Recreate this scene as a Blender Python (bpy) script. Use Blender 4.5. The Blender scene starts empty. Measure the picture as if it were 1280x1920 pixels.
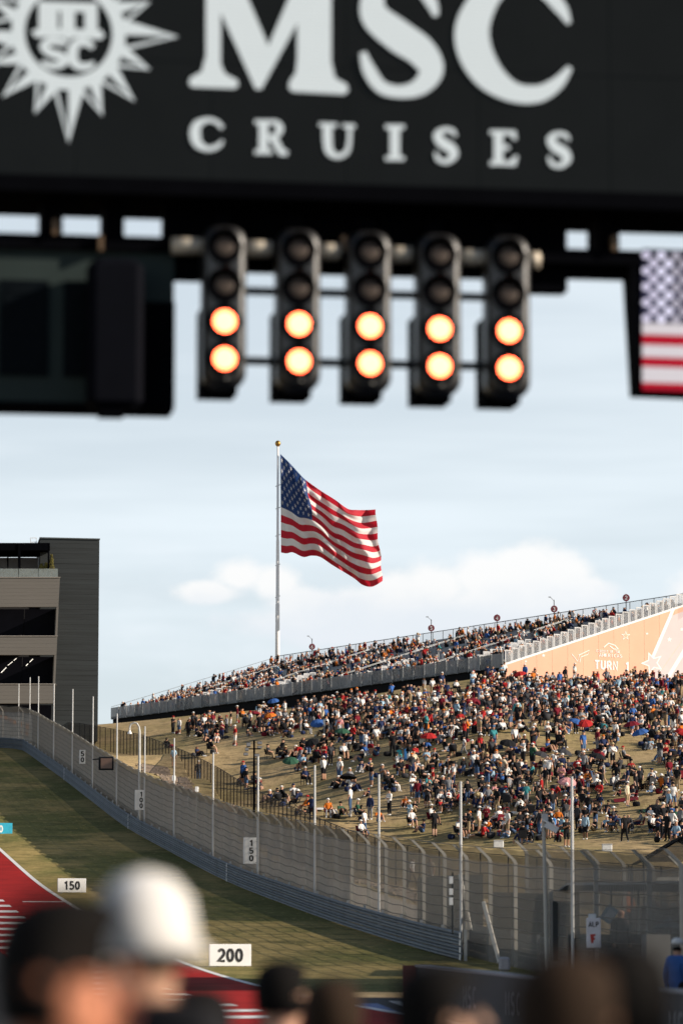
import bpy, math, random
import numpy as np
from mathutils import Vector, Matrix
R = math.radians
rnd = random.Random(11)
scene = bpy.context.scene
col = scene.collection

# ------------------------------------------------------------------ camera
PITCH = math.atan(840 / 7200)
CAM = Vector((0, 0, 1.7))
cd = bpy.data.cameras.new('camera'); cam = bpy.data.objects.new('camera', cd); col.objects.link(cam)
cam.location = CAM; cam.rotation_euler = (math.pi / 2 + PITCH, 0, 0)
cd.sensor_fit = 'VERTICAL'; cd.sensor_height = 36; cd.sensor_width = 24; cd.lens = 135
cd.clip_start = 0.3; cd.clip_end = 8000
cd.dof.use_dof = True; cd.dof.focus_distance = 235; cd.dof.aperture_fstop = 1.8; cd.dof.aperture_blades = 11
scene.camera = cam
FW = Vector((0, math.cos(PITCH), math.sin(PITCH))); UPV = Vector((0, -math.sin(PITCH), math.cos(PITCH)))
def ray(u, v):
    return FW * 7200 + Vector((1, 0, 0)) * (u - 640) + UPV * (960 - v)
def at(u, v, Y):
    d = ray(u, v); return CAM + d * (Y / d.y)
def on_plane(u, v, P, N):
    d = ray(u, v); t = (Vector(P) - CAM).dot(N) / d.dot(N); return CAM + d * t

# ------------------------------------------------------------------ sun and sky
SUN_EL = R(24); SUN_H = Vector((0.98, -0.20)).normalized()
to_sun = Vector((SUN_H.x * math.cos(SUN_EL), SUN_H.y * math.cos(SUN_EL), math.sin(SUN_EL)))
sd = bpy.data.lights.new('sun', 'SUN'); sd.energy = 4.7; sd.angle = R(0.5); sd.color = (1.0, 0.885, 0.745)
sun = bpy.data.objects.new('sun', sd); col.objects.link(sun)
sun.rotation_euler = (-to_sun).to_track_quat('-Z', 'Y').to_euler()
world = bpy.data.worlds.new('World'); scene.world = world; world.use_nodes = True
wn = world.node_tree.nodes; wl = world.node_tree.links; wn.clear()
def N(t, **k):
    n = wn.new(t)
    for a, b in k.items(): setattr(n, a, b)
    return n
def wmath(op, a, b=None, c=None, clamp=False):
    n = N('ShaderNodeMath', operation=op, use_clamp=clamp)
    for i, x in enumerate((a, b, c)):
        if x is None: continue
        if isinstance(x, (int, float)): n.inputs[i].default_value = x
        else: wl.new(x, n.inputs[i])
    return n.outputs[0]
sky = N('ShaderNodeTexSky', sky_type='NISHITA'); sky.sun_disc = False
sky.sun_elevation = SUN_EL; sky.sun_rotation = math.atan2(SUN_H.x, SUN_H.y); sky.altitude = 150
sky.air_density = 1.0; sky.dust_density = 0.6; sky.ozone_density = 2.0
tc = N('ShaderNodeTexCoord')
def wnoise(scale, sc, detail, rough, off=(0, 0, 0)):
    mp = N('ShaderNodeMapping'); mp.inputs['Scale'].default_value = sc; mp.inputs['Location'].default_value = off
    wl.new(tc.outputs['Generated'], mp.inputs[0])
    n = N('ShaderNodeTexNoise'); n.inputs['Scale'].default_value = scale; n.inputs['Detail'].default_value = detail
    n.inputs['Roughness'].default_value = rough; wl.new(mp.outputs[0], n.inputs['Vector']); return n.outputs['Fac']
def ramp(x, a, b):
    n = N('ShaderNodeMapRange', interpolation_type='SMOOTHSTEP'); n.inputs[1].default_value = a; n.inputs[2].default_value = b
    wl.new(x, n.inputs[0]); return n.outputs[0]
def wmix(f, a, b):
    n = N('ShaderNodeMix', data_type='RGBA')
    if isinstance(f, (int, float)): n.inputs[0].default_value = f
    else: wl.new(f, n.inputs[0])
    for i, x in ((6, a), (7, b)):
        if isinstance(x, tuple): n.inputs[i].default_value = (*x, 1)
        else: wl.new(x, n.inputs[i])
    return n.outputs[2]
skm = N('ShaderNodeMix', data_type='RGBA', blend_type='MULTIPLY'); skm.inputs[0].default_value = 1
wl.new(sky.outputs[0], skm.inputs[6]); skm.inputs[7].default_value = (0.95, 1.0, 1.06, 1)
# thin high haze with streaks everywhere, then soft cumulus
streak = ramp(wnoise(3.0, (1.0, 1.0, 9.0), 4, 0.55, (0.7, 0.2, 0.4)), 0.34, 0.68)
veil = wmath('ADD', wmath('MULTIPLY', streak, 0.26), 0.64)
sepz = N('ShaderNodeSeparateXYZ'); wl.new(tc.outputs['Generated'], sepz.inputs[0])
thin = N('ShaderNodeMapRange', interpolation_type='SMOOTHSTEP'); thin.inputs[1].default_value = 0.20; thin.inputs[2].default_value = 0.44; thin.inputs[3].default_value = 1.0; thin.inputs[4].default_value = 0.06
wl.new(sepz.outputs[2], thin.inputs[0])          # the haze is thickest along the horizon, as in any clear sky
veil = wmath('MULTIPLY', veil, thin.outputs[0])
c1 = wmix(veil, skm.outputs[2], (12.7, 13.95, 14.8))
puff = wnoise(26, (1, 1, 1.3), 7, 0.6, (0.31, 0.0, 0.12))
# cumulus: a few cloud masses given by their direction, ragged by noise; other masses by broad noise
BL = [(400, 1112, 70, 26), (455, 1082, 58, 38), (510, 1095, 55, 42), (575, 1135, 90, 40), (660, 1140, 80, 45), (740, 1122, 75, 48), (820, 1105, 70, 52),
      (905, 1082, 75, 52), (975, 1072, 75, 52), (1040, 1085, 70, 45), (1095, 1110, 65, 30), (900, 1150, 240, 60), (620, 1170, 260, 42), (1330, 1120, 80, 60), (-140, 1080, 160, 60), (1700, 1000, 260, 90)]
dmin = None
for (u, v, ru, rv) in BL:
    c = ray(u, v).normalized()
    s = N('ShaderNodeVectorMath', operation='SUBTRACT'); wl.new(tc.outputs['Generated'], s.inputs[0]); s.inputs[1].default_value = c
    m = N('ShaderNodeVectorMath', operation='MULTIPLY'); wl.new(s.outputs[0], m.inputs[0]); m.inputs[1].default_value = (7200 / ru, 7200 / ru, 7200 / rv)
    l = N('ShaderNodeVectorMath', operation='LENGTH'); wl.new(m.outputs[0], l.inputs[0])
    dmin = l.outputs['Value'] if dmin is None else wmath('SMOOTH_MIN', dmin, l.outputs['Value'], 0.35)
edge = wmath('SUBTRACT', wmath('ADD', 1.12, wmath('MULTIPLY', wmath('SUBTRACT', puff, 0.5), 2.2)), dmin)
mask = ramp(edge, -0.15, 0.45)
broad = ramp(wnoise(5.5, (1, 1, 2.2), 6, 0.58, (2.3, 4.1, 1.0)), 0.60, 0.74)
mask_b = wmath('MULTIPLY', wmath('MULTIPLY', broad, 0.45), thin.outputs[0])
lit = ramp(wmath('ADD', wnoise(20, (1, 1, 1.6), 5, 0.55, (0.33, 0.01, 0.14)), wmath('MULTIPLY', wmath('SUBTRACT', sepz.outputs[2], 0.094), 22.0)), 0.28, 0.66)
ccol = wmix(lit, (11.4, 12.0, 12.8), (14.1, 13.9, 13.7))
c2 = wmix(mask_b, c1, (12.9, 13.6, 14.4))
c3 = wmix(wmath('MULTIPLY', mask, 0.8), c2, ccol)
bg = N('ShaderNodeBackground'); bg.inputs[1].default_value = 0.05; wl.new(c3, bg.inputs[0])
wo = N('ShaderNodeOutputWorld'); wl.new(bg.outputs[0], wo.inputs[0])
scene.view_settings.view_transform = 'Standard'; scene.view_settings.look = 'None'
scene.view_settings.exposure = 0.55; scene.view_settings.gamma = 1.0; scene.view_settings.use_curve_mapping = False
scene.render.engine = 'CYCLES'
cy = scene.cycles
cy.max_bounces = 6; cy.diffuse_bounces = 3; cy.glossy_bounces = 3; cy.transmission_bounces = 4; cy.transparent_max_bounces = 24
cy.use_denoising = True; cy.use_adaptive_sampling = False
try: cy.denoiser = 'OPENIMAGEDENOISE'
except Exception: pass
cy.sample_clamp_indirect = 6

# ------------------------------------------------------------------ materials
MATS = {}
def mat(name, c, rough=0.8, metal=0.0, var=0.12, scale=6.0, bump=0.0, emit=None, es=1.0, spec=0.5, coords='Object', stretch=(1, 1, 1), c2=None):
    if name in MATS: return MATS[name]
    m = bpy.data.materials.new(name); m.use_nodes = True; nt = m.node_tree; b = nt.nodes['Principled BSDF']
    b.inputs['Roughness'].default_value = rough; b.inputs['Metallic'].default_value = metal; b.inputs['Specular IOR Level'].default_value = spec
    t = nt.nodes.new('ShaderNodeTexCoord'); mp = nt.nodes.new('ShaderNodeMapping'); mp.inputs['Scale'].default_value = stretch
    nt.links.new(t.outputs[coords], mp.inputs[0])
    n = nt.nodes.new('ShaderNodeTexNoise'); n.inputs['Scale'].default_value = scale; n.inputs['Detail'].default_value = 5; n.inputs['Roughness'].default_value = 0.6
    nt.links.new(mp.outputs[0], n.inputs['Vector'])
    r = nt.nodes.new('ShaderNodeValToRGB'); r.color_ramp.elements[0].position = 0.3; r.color_ramp.elements[1].position = 0.72
    lo = tuple(x * (1 - var) for x in c); hi = tuple(min(1, x * (1 + var)) for x in c) if c2 is None else c2
    r.color_ramp.elements[0].color = (*lo, 1); r.color_ramp.elements[1].color = (*hi, 1)
    nt.links.new(n.outputs['Fac'], r.inputs[0]); nt.links.new(r.outputs[0], b.inputs['Base Color'])
    if bump:
        bp = nt.nodes.new('ShaderNodeBump'); bp.inputs['Strength'].default_value = bump; bp.inputs['Distance'].default_value = 0.05
        nt.links.new(n.outputs['Fac'], bp.inputs['Height']); nt.links.new(bp.outputs[0], b.inputs['Normal'])
    if emit:
        b.inputs['Emission Color'].default_value = (*emit, 1); b.inputs['Emission Strength'].default_value = es
    MATS[name] = m; return m
def net(name, c, fac, wire=None):
    """woven wire mesh seen from afar: part covered, part open"""
    if name in MATS: return MATS[name]
    m = mat(name, c, 0.6, 0.2, 0.15, 3); nt = m.node_tree
    tr = nt.nodes.new('ShaderNodeBsdfTransparent'); mx = nt.nodes.new('ShaderNodeMixShader')
    n = nt.nodes.new('ShaderNodeTexNoise'); n.inputs['Scale'].default_value = 0.6
    mr = nt.nodes.new('ShaderNodeMapRange'); mr.inputs[3].default_value = fac * 0.8; mr.inputs[4].default_value = min(1, fac * 1.2)
    t = nt.nodes.new('ShaderNodeTexCoord'); nt.links.new(t.outputs['Object'], n.inputs['Vector']); nt.links.new(n.outputs['Fac'], mr.inputs[0])
    nt.links.new(mr.outputs[0], mx.inputs[0]); nt.links.new(tr.outputs[0], mx.inputs[1]); nt.links.new(nt.nodes['Principled BSDF'].outputs[0], mx.inputs[2])
    nt.links.new(mx.outputs[0], nt.nodes['Material Output'].inputs['Surface']); return m
def ground_mat(name, dry, green, dark, sx=1.0):
    m = bpy.data.materials.new(name); m.use_nodes = True; nt = m.node_tree; b = nt.nodes['Principled BSDF']; b.inputs['Roughness'].default_value = 0.95
    b.inputs['Specular IOR Level'].default_value = 0.04
    t = nt.nodes.new('ShaderNodeTexCoord')
    def nz(sc, s, d=6, rg=0.6):
        mp = nt.nodes.new('ShaderNodeMapping'); mp.inputs['Scale'].default_value = s; nt.links.new(t.outputs['Object'], mp.inputs[0])
        n = nt.nodes.new('ShaderNodeTexNoise'); n.inputs['Scale'].default_value = sc; n.inputs['Detail'].default_value = d; n.inputs['Roughness'].default_value = rg
        nt.links.new(mp.outputs[0], n.inputs['Vector']); return n.outputs['Fac']
    def rp(x, a, bb, ca, cb):
        r = nt.nodes.new('ShaderNodeMapRange'); r.inputs[1].default_value = a; r.inputs[2].default_value = bb; nt.links.new(x, r.inputs[0])
        mx = nt.nodes.new('ShaderNodeMix'); mx.data_type = 'RGBA'; nt.links.new(r.outputs[0], mx.inputs[0])
        for i, c in ((6, ca), (7, cb)):
            if isinstance(c, tuple): mx.inputs[i].default_value = (*c, 1)
            else: nt.links.new(c, mx.inputs[i])
        return mx.outputs[2]
    big = nz(0.14, (1, 0.45, 1)); mid = nz(1.1, (1 * sx, 0.35, 1)); fine = nz(9, (1, 0.5, 1), 4, 0.7)
    c = rp(big, 0.42, 0.58, dry, green); c = rp(mid, 0.5, 0.78, c, dark)
    d2 = tuple(x * 0.55 for x in dark); c = rp(fine, 0.52, 0.85, c, d2)
    l2 = tuple(min(1, x * 1.35) for x in dry); c = rp(nz(4, (1, 0.3, 1), 5, 0.65), 0.56, 0.8, c, l2)
    d3 = tuple(x * 0.5 for x in dark); c = rp(nz(2.2, (.3, 1.0, 1), 5, 0.6), 0.5, 0.82, c, d3)
    nt.links.new(c, b.inputs['Base Color'])
    bp = nt.nodes.new('ShaderNodeBump'); bp.inputs['Strength'].default_value = 0.6; bp.inputs['Distance'].default_value = 0.12
    nt.links.new(mid, bp.inputs['Height']); nt.links.new(bp.outputs[0], b.inputs['Normal']); MATS[name] = m; return m
hill_m = ground_mat('dry_hill_grass', (0.45, 0.33, 0.175), (0.33, 0.26, 0.12), (0.21, 0.158, 0.085))
verge_m = ground_mat('verge_grass', (0.38, 0.285, 0.112), (0.17, 0.165, 0.055), (0.095, 0.095, 0.034), 0.5)
dirt_m = ground_mat('pale_dirt', (0.34, 0.25, 0.15), (0.27, 0.21, 0.12), (0.2, 0.15, 0.09))
rubble_m = mat('rubble', (0.22, 0.16, 0.11), 0.95, 0, 0.6, 2.2, 0.8)
asphalt_m = mat('asphalt', (0.055, 0.056, 0.06), 0.9, 0, 0.3, 1.2, 0.1, spec=0.1)
concrete_m = mat('concrete', (0.36, 0.31, 0.25), 0.9, 0, 0.16, 0.5, 0.1)
greycon_m = mat('grey_concrete', (0.14, 0.14, 0.135), 0.9, 0, 0.2, 0.9, 0.1)
redpaint_m = mat('red_paint', (0.31, 0.018, 0.016), 0.9, 0, 0.22, 0.8, 0.05, spec=0.05)
whitepaint_m = mat('white_paint', (0.74, 0.73, 0.71), 0.6, 0, 0.1, 1.5)
galv_m = mat('galvanised', (0.33, 0.34, 0.34), 0.5, 0.55, 0.16, 1.4, 0.03)
postm = mat('fence_post_steel', (0.47, 0.45, 0.40), 0.6, 0.15, 0.12, 2)
cable_m = mat('steel_cable', (0.10, 0.095, 0.085), 0.6, 0.5, 0.1, 4)
black_m = mat('black_paint', (0.008, 0.009, 0.012), 0.65, 0, 0.25, 3, spec=0.2)
blackmat_m = mat('matt_black', (0.0022, 0.0024, 0.0035), 0.95, 0, 0.2, 3, spec=0.02)
darkgrey_m = mat('dark_grey', (0.035, 0.04, 0.042), 0.7, 0, 0.12, 2)
white_m = mat('white_enamel', (0.78, 0.78, 0.77), 0.45, 0, 0.04, 2)
sign_w = mat('sign_white', (0.88, 0.88, 0.87), 0.5, 0, 0.05, 3)
sign_k = mat('sign_black', (0.012, 0.012, 0.014), 0.6, 0, 0.1, 3)
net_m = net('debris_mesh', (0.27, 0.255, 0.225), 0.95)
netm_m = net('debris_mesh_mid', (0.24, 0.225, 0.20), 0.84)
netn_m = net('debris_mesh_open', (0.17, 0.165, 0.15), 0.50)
darknet_m = net('black_mesh', (0.02, 0.018, 0.016), 0.55)
GLASSY = None

# ------------------------------------------------------------------ mesh builder
class MB:
    def __init__(s): s.v = []; s.f = []; s.m = []; s.mi = 0; s.sm = False
    def add(s, vs, fs):
        o = len(s.v); s.v += [tuple(p) for p in vs]; s.f += [tuple(i + o for i in f) for f in fs]; s.m += [s.mi] * len(fs); return s
    def box(s, c, d, M=None):
        hx, hy, hz = d[0] / 2, d[1] / 2, d[2] / 2
        p = [Vector((x, y, z)) for z in (-hz, hz) for y in (-hy, hy) for x in (-hx, hx)]
        if M is not None: p = [M @ q for q in p]
        return s.hexa([Vector(c) + q for q in p])
    def hexa(s, p):   # p: x fastest, then y, then z
        return s.add(p, [(0, 2, 3, 1), (4, 5, 7, 6), (0, 1, 5, 4), (2, 6, 7, 3), (0, 4, 6, 2), (1, 3, 7, 5)])
    def cbox(s, c, d, b):   # box with chamfered edges
        hx, hy, hz = d[0] / 2, d[1] / 2, d[2] / 2; b = min(b, hx * .9, hy * .9, hz * .9)
        ring = []
        for (z, i) in ((-hz, b), (-hz + b, 0), (hz - b, 0), (hz, b)):
            x, y = hx - i, hy - i
            ring.append([(x - b, -y), (x, -y + b), (x, y - b), (x - b, y), (-x + b, y), (-x, y - b), (-x, -y + b), (-x + b, -y)])
            ring[-1] = [(c[0] + q[0], c[1] + q[1], c[2] + z) for q in ring[-1]]
        return s.loft(ring, True, True)
    def loft(s, rings, closed=True, caps=True):
        n = len(rings[0]); vs = [p for r in rings for p in r]; fs = []
        for i in range(len(rings) - 1):
            for j in range(n if closed else n - 1):
                k = (j + 1) % n; fs.append((i * n + j, i * n + k, (i + 1) * n + k, (i + 1) * n + j))
        if caps and closed: fs += [tuple(range(n - 1, -1, -1)), tuple((len(rings) - 1) * n + j for j in range(n))]
        return s.add(vs, fs)
    def tube(s, path, r, n=6, caps=True):
        path = [Vector(p) for p in path]; rs = r if isinstance(r, (list, tuple)) else [r] * len(path); rings = []
        ref = None
        for i, p in enumerate(path):
            d = (path[min(i + 1, len(path) - 1)] - path[max(i - 1, 0)]).normalized()
            if ref is None: ref = d.orthogonal().normalized()
            a = (ref - d * ref.dot(d))
            a = a.normalized() if a.length > 1e-6 else d.orthogonal().normalized()
            ref = a; b = d.cross(a)
            rings.append([p + (a * math.cos(2 * math.pi * k / n) + b * math.sin(2 * math.pi * k / n)) * rs[i] for k in range(n)])
        return s.loft(rings, True, caps)
    def lathe(s, c, prof, n=12, axis=None):
        c = Vector(c); q = Vector((0, 0, 1)).rotation_difference(Vector(axis)) if axis is not None else None; rings = []
        for (r, z) in prof:
            ring = [Vector((max(r, 1e-4) * math.cos(2 * math.pi * k / n), max(r, 1e-4) * math.sin(2 * math.pi * k / n), z)) for k in range(n)]
            rings.append([c + (q @ p if q else p) for p in ring])
        return s.loft(rings, True, True)
    def poly(s, pts): return s.add(pts, [tuple(range(len(pts)))])
    def slab(s, pts, off):   # polygon with thickness
        n = len(pts); a = [Vector(p) for p in pts]; b = [p + Vector(off) for p in a]
        return s.add(a + b, [tuple(range(n)), tuple(range(2 * n - 1, n - 1, -1))] + [(i, i + n, (i + 1) % n + n, (i + 1) % n) for i in range(n)])
    def build(s, name, mats, parent=None, origin=None, smooth=False):
        o = Vector(origin) if origin is not None else Vector((0, 0, 0))
        me = bpy.data.meshes.new(name)
        me.from_pydata([tuple(Vector(p) - o) for p in s.v] if origin is not None else s.v, [], s.f)
        if not isinstance(mats, (list, tuple)): mats = [mats]
        for m in mats: me.materials.append(m)
        if len(mats) > 1: me.polygons.foreach_set('material_index', s.m)
        if smooth: me.polygons.foreach_set('use_smooth', [True] * len(me.polygons))
        ob = bpy.data.objects.new(name, me); col.objects.link(ob)
        if parent is not None: ob.parent = parent
        elif origin is not None: ob.location = o
        return ob
def tag(o, label, cat, group=None):
    o['label'] = label; o['category'] = cat
    if group: o['group'] = group
    return o
def struct(o): o['kind'] = 'structure'; return o
def empty(name, loc=(0, 0, 0), rz=0):
    o = bpy.data.objects.new(name, None); o.empty_display_size = 0.3; col.objects.link(o); o.location = loc; o.rotation_euler = (0, 0, rz); return o
def child_copy(ch, parent):
    c = ch.copy(); col.objects.link(c); c.parent = parent
    for g in ch.children: child_copy(g, c)
    return c
def copy_tree(o, loc=None, rz=None):
    c = o.copy(); col.objects.link(c)
    if loc is not None: c.location = loc
    if rz is not None: c.rotation_euler = (0, 0, rz)
    for ch in o.children: child_copy(ch, c)
    return c
def inst(me_obj, parent, loc, rot=(0, 0, 0)):
    c = bpy.data.objects.new(me_obj.name.split('.')[0], me_obj.data); col.objects.link(c); c.parent = parent; c.location = loc; c.rotation_euler = rot; return c

# ------------------------------------------------------------------ lettering: strokes and outlines
def crom(pts, k=6):
    p = [Vector(q) for q in pts]
    if len(p) < 3: return p
    out = []
    for i in range(len(p) - 1):
        a, b, c, d = p[max(i - 1, 0)], p[i], p[i + 1], p[min(i + 2, len(p) - 1)]
        for j in range(k):
            t = j / k; out.append(0.5 * ((2 * b) + (c - a) * t + (2 * a - 5 * b + 4 * c - d) * t * t + (3 * b - a - 3 * c + d) * t ** 3))
    out.append(p[-1]); return out
def stroke2d(pts, w=None, smooth=False, k=6):
    """pts (x, y[, width]) -> list of 2D quads"""
    p = [Vector((q[0], q[1], q[2] if len(q) > 2 else w)) for q in pts]
    if smooth: p = crom(p, k)
    L = []; Rr = []
    for i, q in enumerate(p):
        d = (p[min(i + 1, len(p) - 1)] - p[max(i - 1, 0)]); d.z = 0; d.normalize(); n = Vector((-d.y, d.x, 0)) * (q.z / 2)
        if 0 < i < len(p) - 1:
            d1 = (q - p[i - 1]); d1.z = 0; d1.normalize(); n *= 1 / max(0.5, abs(d1.dot(d)))
        L.append((q.x + n.x, q.y + n.y)); Rr.append((q.x - n.x, q.y - n.y))
    return [[L[i], L[i + 1], Rr[i + 1], Rr[i]] for i in range(len(p) - 1)]
def arc(cx, cy, rx, ry, a0, a1, n=14): return [(cx + rx * math.cos(R(a0 + (a1 - a0) * i / n)), cy + ry * math.sin(R(a0 + (a1 - a0) * i / n))) for i in range(n + 1)]
# glyphs in a box 0.6 wide, 1 high (y up), strokes run along the middle of the pen
GL = {'0': [arc(.3, .5, .21, .41, 90, 450, 22)], '1': [[(.36, 0), (.36, 1)], [(.13, .74), (.38, .92)]],
      '2': [arc(.3, .66, .21, .25, 165, -35, 12) + [(.09, .09), (.56, .09)]], '5': [[(.5, .91), (.16, .91), (.13, .55)] + arc(.28, .33, .23, .25, 125, -150, 14)],
      '3': [arc(.27, .69, .2, .22, 150, -80, 10) + arc(.27, .29, .23, .22, 85, -150, 12)], '4': [[(.42, 0), (.42, .91), (.08, .3), (.58, .3)]], '6': [arc(.3, .3, .21, .22, 0, 360, 16), [(.1, .34), (.2, .7), (.46, .95)]],
      'A': [[(.04, 0), (.3, .95), (.56, 0)], [(.13, .3), (.47, .3)]], 'B': [[(.1, 0), (.1, 1)], [(.1, .93), (.3, .93)] + arc(.3, .72, .18, .2, 90, -90, 8) + [(.1, .52)], [(.1, .52), (.32, .52)] + arc(.32, .29, .2, .22, 90, -90, 8) + [(.1, .07)]],
      'C': [arc(.33, .5, .25, .42, 50, 310, 16)], 'E': [[(.52, .93), (.1, .93), (.1, .07), (.54, .07)], [(.1, .5), (.45, .5)]], 'F': [[(.52, .92), (.12, .92), (.12, 0)], [(.12, .5), (.45, .5)]],
      'I': [[(.3, 0), (.3, 1)]], 'L': [[(.12, 1), (.12, .07), (.54, .07)]], 'M': [[(.06, 0), (.06, .98), (.3, .35), (.54, .98), (.54, 0)]], 'N': [[(.09, 0), (.09, .96), (.51, .04), (.51, 1)]],
      'O': [arc(.3, .5, .23, .42, 90, 450, 18)], 'P': [[(.1, 0), (.1, .93), (.3, .93)] + arc(.3, .69, .2, .23, 90, -90, 8) + [(.1, .46)]], 'R': [[(.1, 0), (.1, .93), (.3, .93)] + arc(.3, .7, .19, .22, 90, -90, 8) + [(.1, .48)], [(.3, .48), (.54, 0)]],
      'S': [arc(.3, .71, .2, .22, 40, 250, 10) + arc(.3, .28, .22, .22, 70, -145, 10)], 'T': [[(.03, .93), (.57, .93)], [(.3, .93), (.3, 0)]], 'U': [[(.09, 1), (.09, .3)] + arc(.3, .29, .21, .22, 180, 360, 10) + [(.51, 1)]],
      'H': [[(.09, 0), (.09, 1)], [(.51, 0), (.51, 1)], [(.09, .5), (.51, .5)]], ' ': []}
def glyph_quads(ch, w): return [q for st in GL[ch] for q in stroke2d(st, w)]
def letters(text, origin, ex, ez, en, h, m, parent, adv=0.68, w=0.15, wx=1.0, name='letter', local=None):
    """flat lettering: origin lower left, ex right, ez up, en towards the reader"""
    x = 0
    for ch in text:
        if ch != ' ':
            b = MB()
            for k, q in enumerate(glyph_quads(ch, w)):
                b.poly([Vector(origin) + Vector(ex) * ((x + p[0] * wx) * h) + Vector(ez) * (p[1] * h) + Vector(en) * (0.0004 * k) for p in q])
            b.build(name, m, parent, origin=local)
        x += adv * wx
# ------------------------------------------------------------------ terrain
GY = np.array([-400, 0, 30, 60, 90, 104, 122, 147, 180, 231, 276, 324, 345, 400, 450, 560, 900, 4000.])
GZ = np.array([-0.5, 0, 0.0, .25, .72, 1.0, 1.62, 3.0, 5.15, 9.5, 14.4, 19.4, 21.0, 25.0, 27.5, 27.5, -5, -60.])
_yy = np.arange(-400, 4000.5, 1.0); _zz = np.interp(_yy, GY, GZ)
_k = np.exp(-0.5 * (np.arange(-18, 19) / 7.0) ** 2); _k /= _k.sum()
_zs = np.convolve(np.pad(_zz, 18, mode='edge'), _k, mode='valid')
def g(y): return np.interp(y, _yy, _zs)
def bx(y): return 22.3 - 0.152 * y            # the line of the guard rail
def ex_(y): return 13.3 - 0.152 * y           # right edge of the track
E1 = Vector((-.466, .885, 0)).normalized(); E2 = Vector((.885, .466, 0)).normalized()
GC = Vector((16.9, 400, 0))                   # front right corner of the grandstand
def gsp(t, s, z=0): p = GC + E1 * t + E2 * s; return Vector((p.x, p.y, z))
cp = []
for y in (60, 90, 110, 130, 150, 170, 190, 210, 230, 250, 270, 290, 310, 330): cp += [(bx(y), y, float(g(y))), (bx(y) + 4, y, float(g(y)) - .25)]
FENCE = [(60, 1352, 415), (150, 1356, 402), (208, 1366, 388), (264, 1377, 365), (311, 1394, 345), (360, 1414, 325), (414, 1442, 303), (458, 1470, 287), (530, 1505, 262), (599, 1535, 242), (652, 1556, 230), (720, 1576, 219), (786, 1590, 211), (900, 1600, 203), (1060, 1612, 196), (1300, 1630, 188)]
FTOP = [at(*p) for p in FENCE]
for p in FTOP: cp.append((p.x, p.y, p.z - 2.4))
for (u, v, Y) in ((1030, 1590, 236), (800, 1592, 232), (1250, 1590, 232), (700, 1583, 262), (600, 1510, 281), (1038, 1494, 268), (1152, 1457, 274), (760, 1480, 285), (1121, 1390, 302), (918, 1372, 305), (1250, 1385, 305), (560, 1430, 318), (1157, 1283, 394), (1000, 1330, 345), (1250, 1330, 345), (800, 1340, 352), (600, 1370, 360), (470, 1400, 345), (355, 1409, 340), (420, 1372, 390), (300, 1388, 400)):
    p = at(u, v, Y); cp.append((p.x, p.y, p.z))
for t in (0, 20, 42, 65, 85, 100): p = gsp(t, -1); cp.append((p.x, p.y, 30.9 - 1.2 * t / 100))
for s in (8, 16, 26, 45): p = gsp(-2, s); cp.append((p.x, p.y, 31.0))
cp += [(-30, 400, 24.5), (-45, 400, 25), (-28, 360, 22), (-20, 470, 27.5), (-30, 520, 27), (60, 300, 19), (60, 240, 10), (70, 400, 31), (60, 150, 4), (60, 90, 1), (20, 540, 29), (90, 540, 30), (120, 300, 20), (120, 150, 5), (-60, 540, 27)]
CP = np.array(cp, float)
def _U(r2): return np.where(r2 > 1e-9, r2 * np.log(np.maximum(r2, 1e-9)), 0)
S_ = 0.01; P_ = CP[:, :2] * S_; n_ = len(P_)
_K = _U(((P_[:, None] - P_[None]) ** 2).sum(-1)) + np.eye(n_) * 2e-4
_A = np.zeros((n_ + 3, n_ + 3)); _A[:n_, :n_] = _K; _A[:n_, n_] = 1; _A[:n_, n_ + 1:] = P_; _A[n_, :n_] = 1; _A[n_ + 1:, :n_] = P_.T
_w = np.linalg.solve(_A, np.concatenate([CP[:, 2], [0, 0, 0]]))
def tps(x, y):
    q = np.stack([x, y], -1).reshape(-1, 2) * S_; out = np.zeros(len(q))
    for i in range(0, len(q), 20000):
        c = q[i:i + 20000]; out[i:i + 20000] = _U(((c[:, None] - P_[None]) ** 2).sum(-1)) @ _w[:n_] + _w[n_] + c @ _w[n_ + 1:]
    return out.reshape(np.shape(x))
def sstep(a, b, x): t = np.clip((x - a) / (b - a), 0, 1); return t * t * (3 - 2 * t)
def H(x, y):
    x = np.asarray(x, float); y = np.asarray(y, float); n = x - bx(y)
    xc = np.clip(x, -70, 130); yc = np.clip(y, 60, 560)
    zt = tps(xc, yc); zg = g(y)
    w = sstep(0.0, 3.0, n) * sstep(60, 90, y)
    far = np.maximum(sstep(560, 900, y), np.maximum(sstep(130, 400, x), sstep(-60, -300, x) * sstep(60, 200, y)))
    z = zg * (1 - w) + zt * w
    return z * (1 - far) + (-8) * far
def Hs(x, y): return float(H(np.array([x]), np.array([y]))[0])
def drop(u, v, y0=195, y1=470, step=0.5):
    """where the line of sight through a pixel first meets the hillside"""
    Y = np.arange(y0, y1, step); d = ray(u, v); t = Y / d.y
    x = CAM.x + d.x * t; z = CAM.z + d.z * t; h = H(x, Y); k = np.argmax(h >= z)
    if h[k] < z[k]: return None
    return Vector((x[k], Y[k], h[k]))
def axis(parts):
    out = []
    for a, b, s in parts: out += list(np.arange(a, b, s))
    return np.array(out + [parts[-1][1]])
gx = axis([(-2500, -400, 300), (-400, -80, 40), (-80, -44, 4), (-44, 46, 1.0), (46, 90, 4), (90, 400, 40), (400, 2500, 300)])
gy = axis([(-400, -40, 40), (-40, 60, 10), (60, 440, 1.0), (440, 600, 8), (600, 1000, 50), (1000, 4000, 500)])
X, Y = np.meshgrid(gx, gy); Z = H(X, Y)
rs = np.random.RandomState(3); Z += (rs.rand(*Z.shape) - .5) * 0.10 * (X - bx(Y) > 8) * (Y > 200) * (Y < 440)
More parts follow.
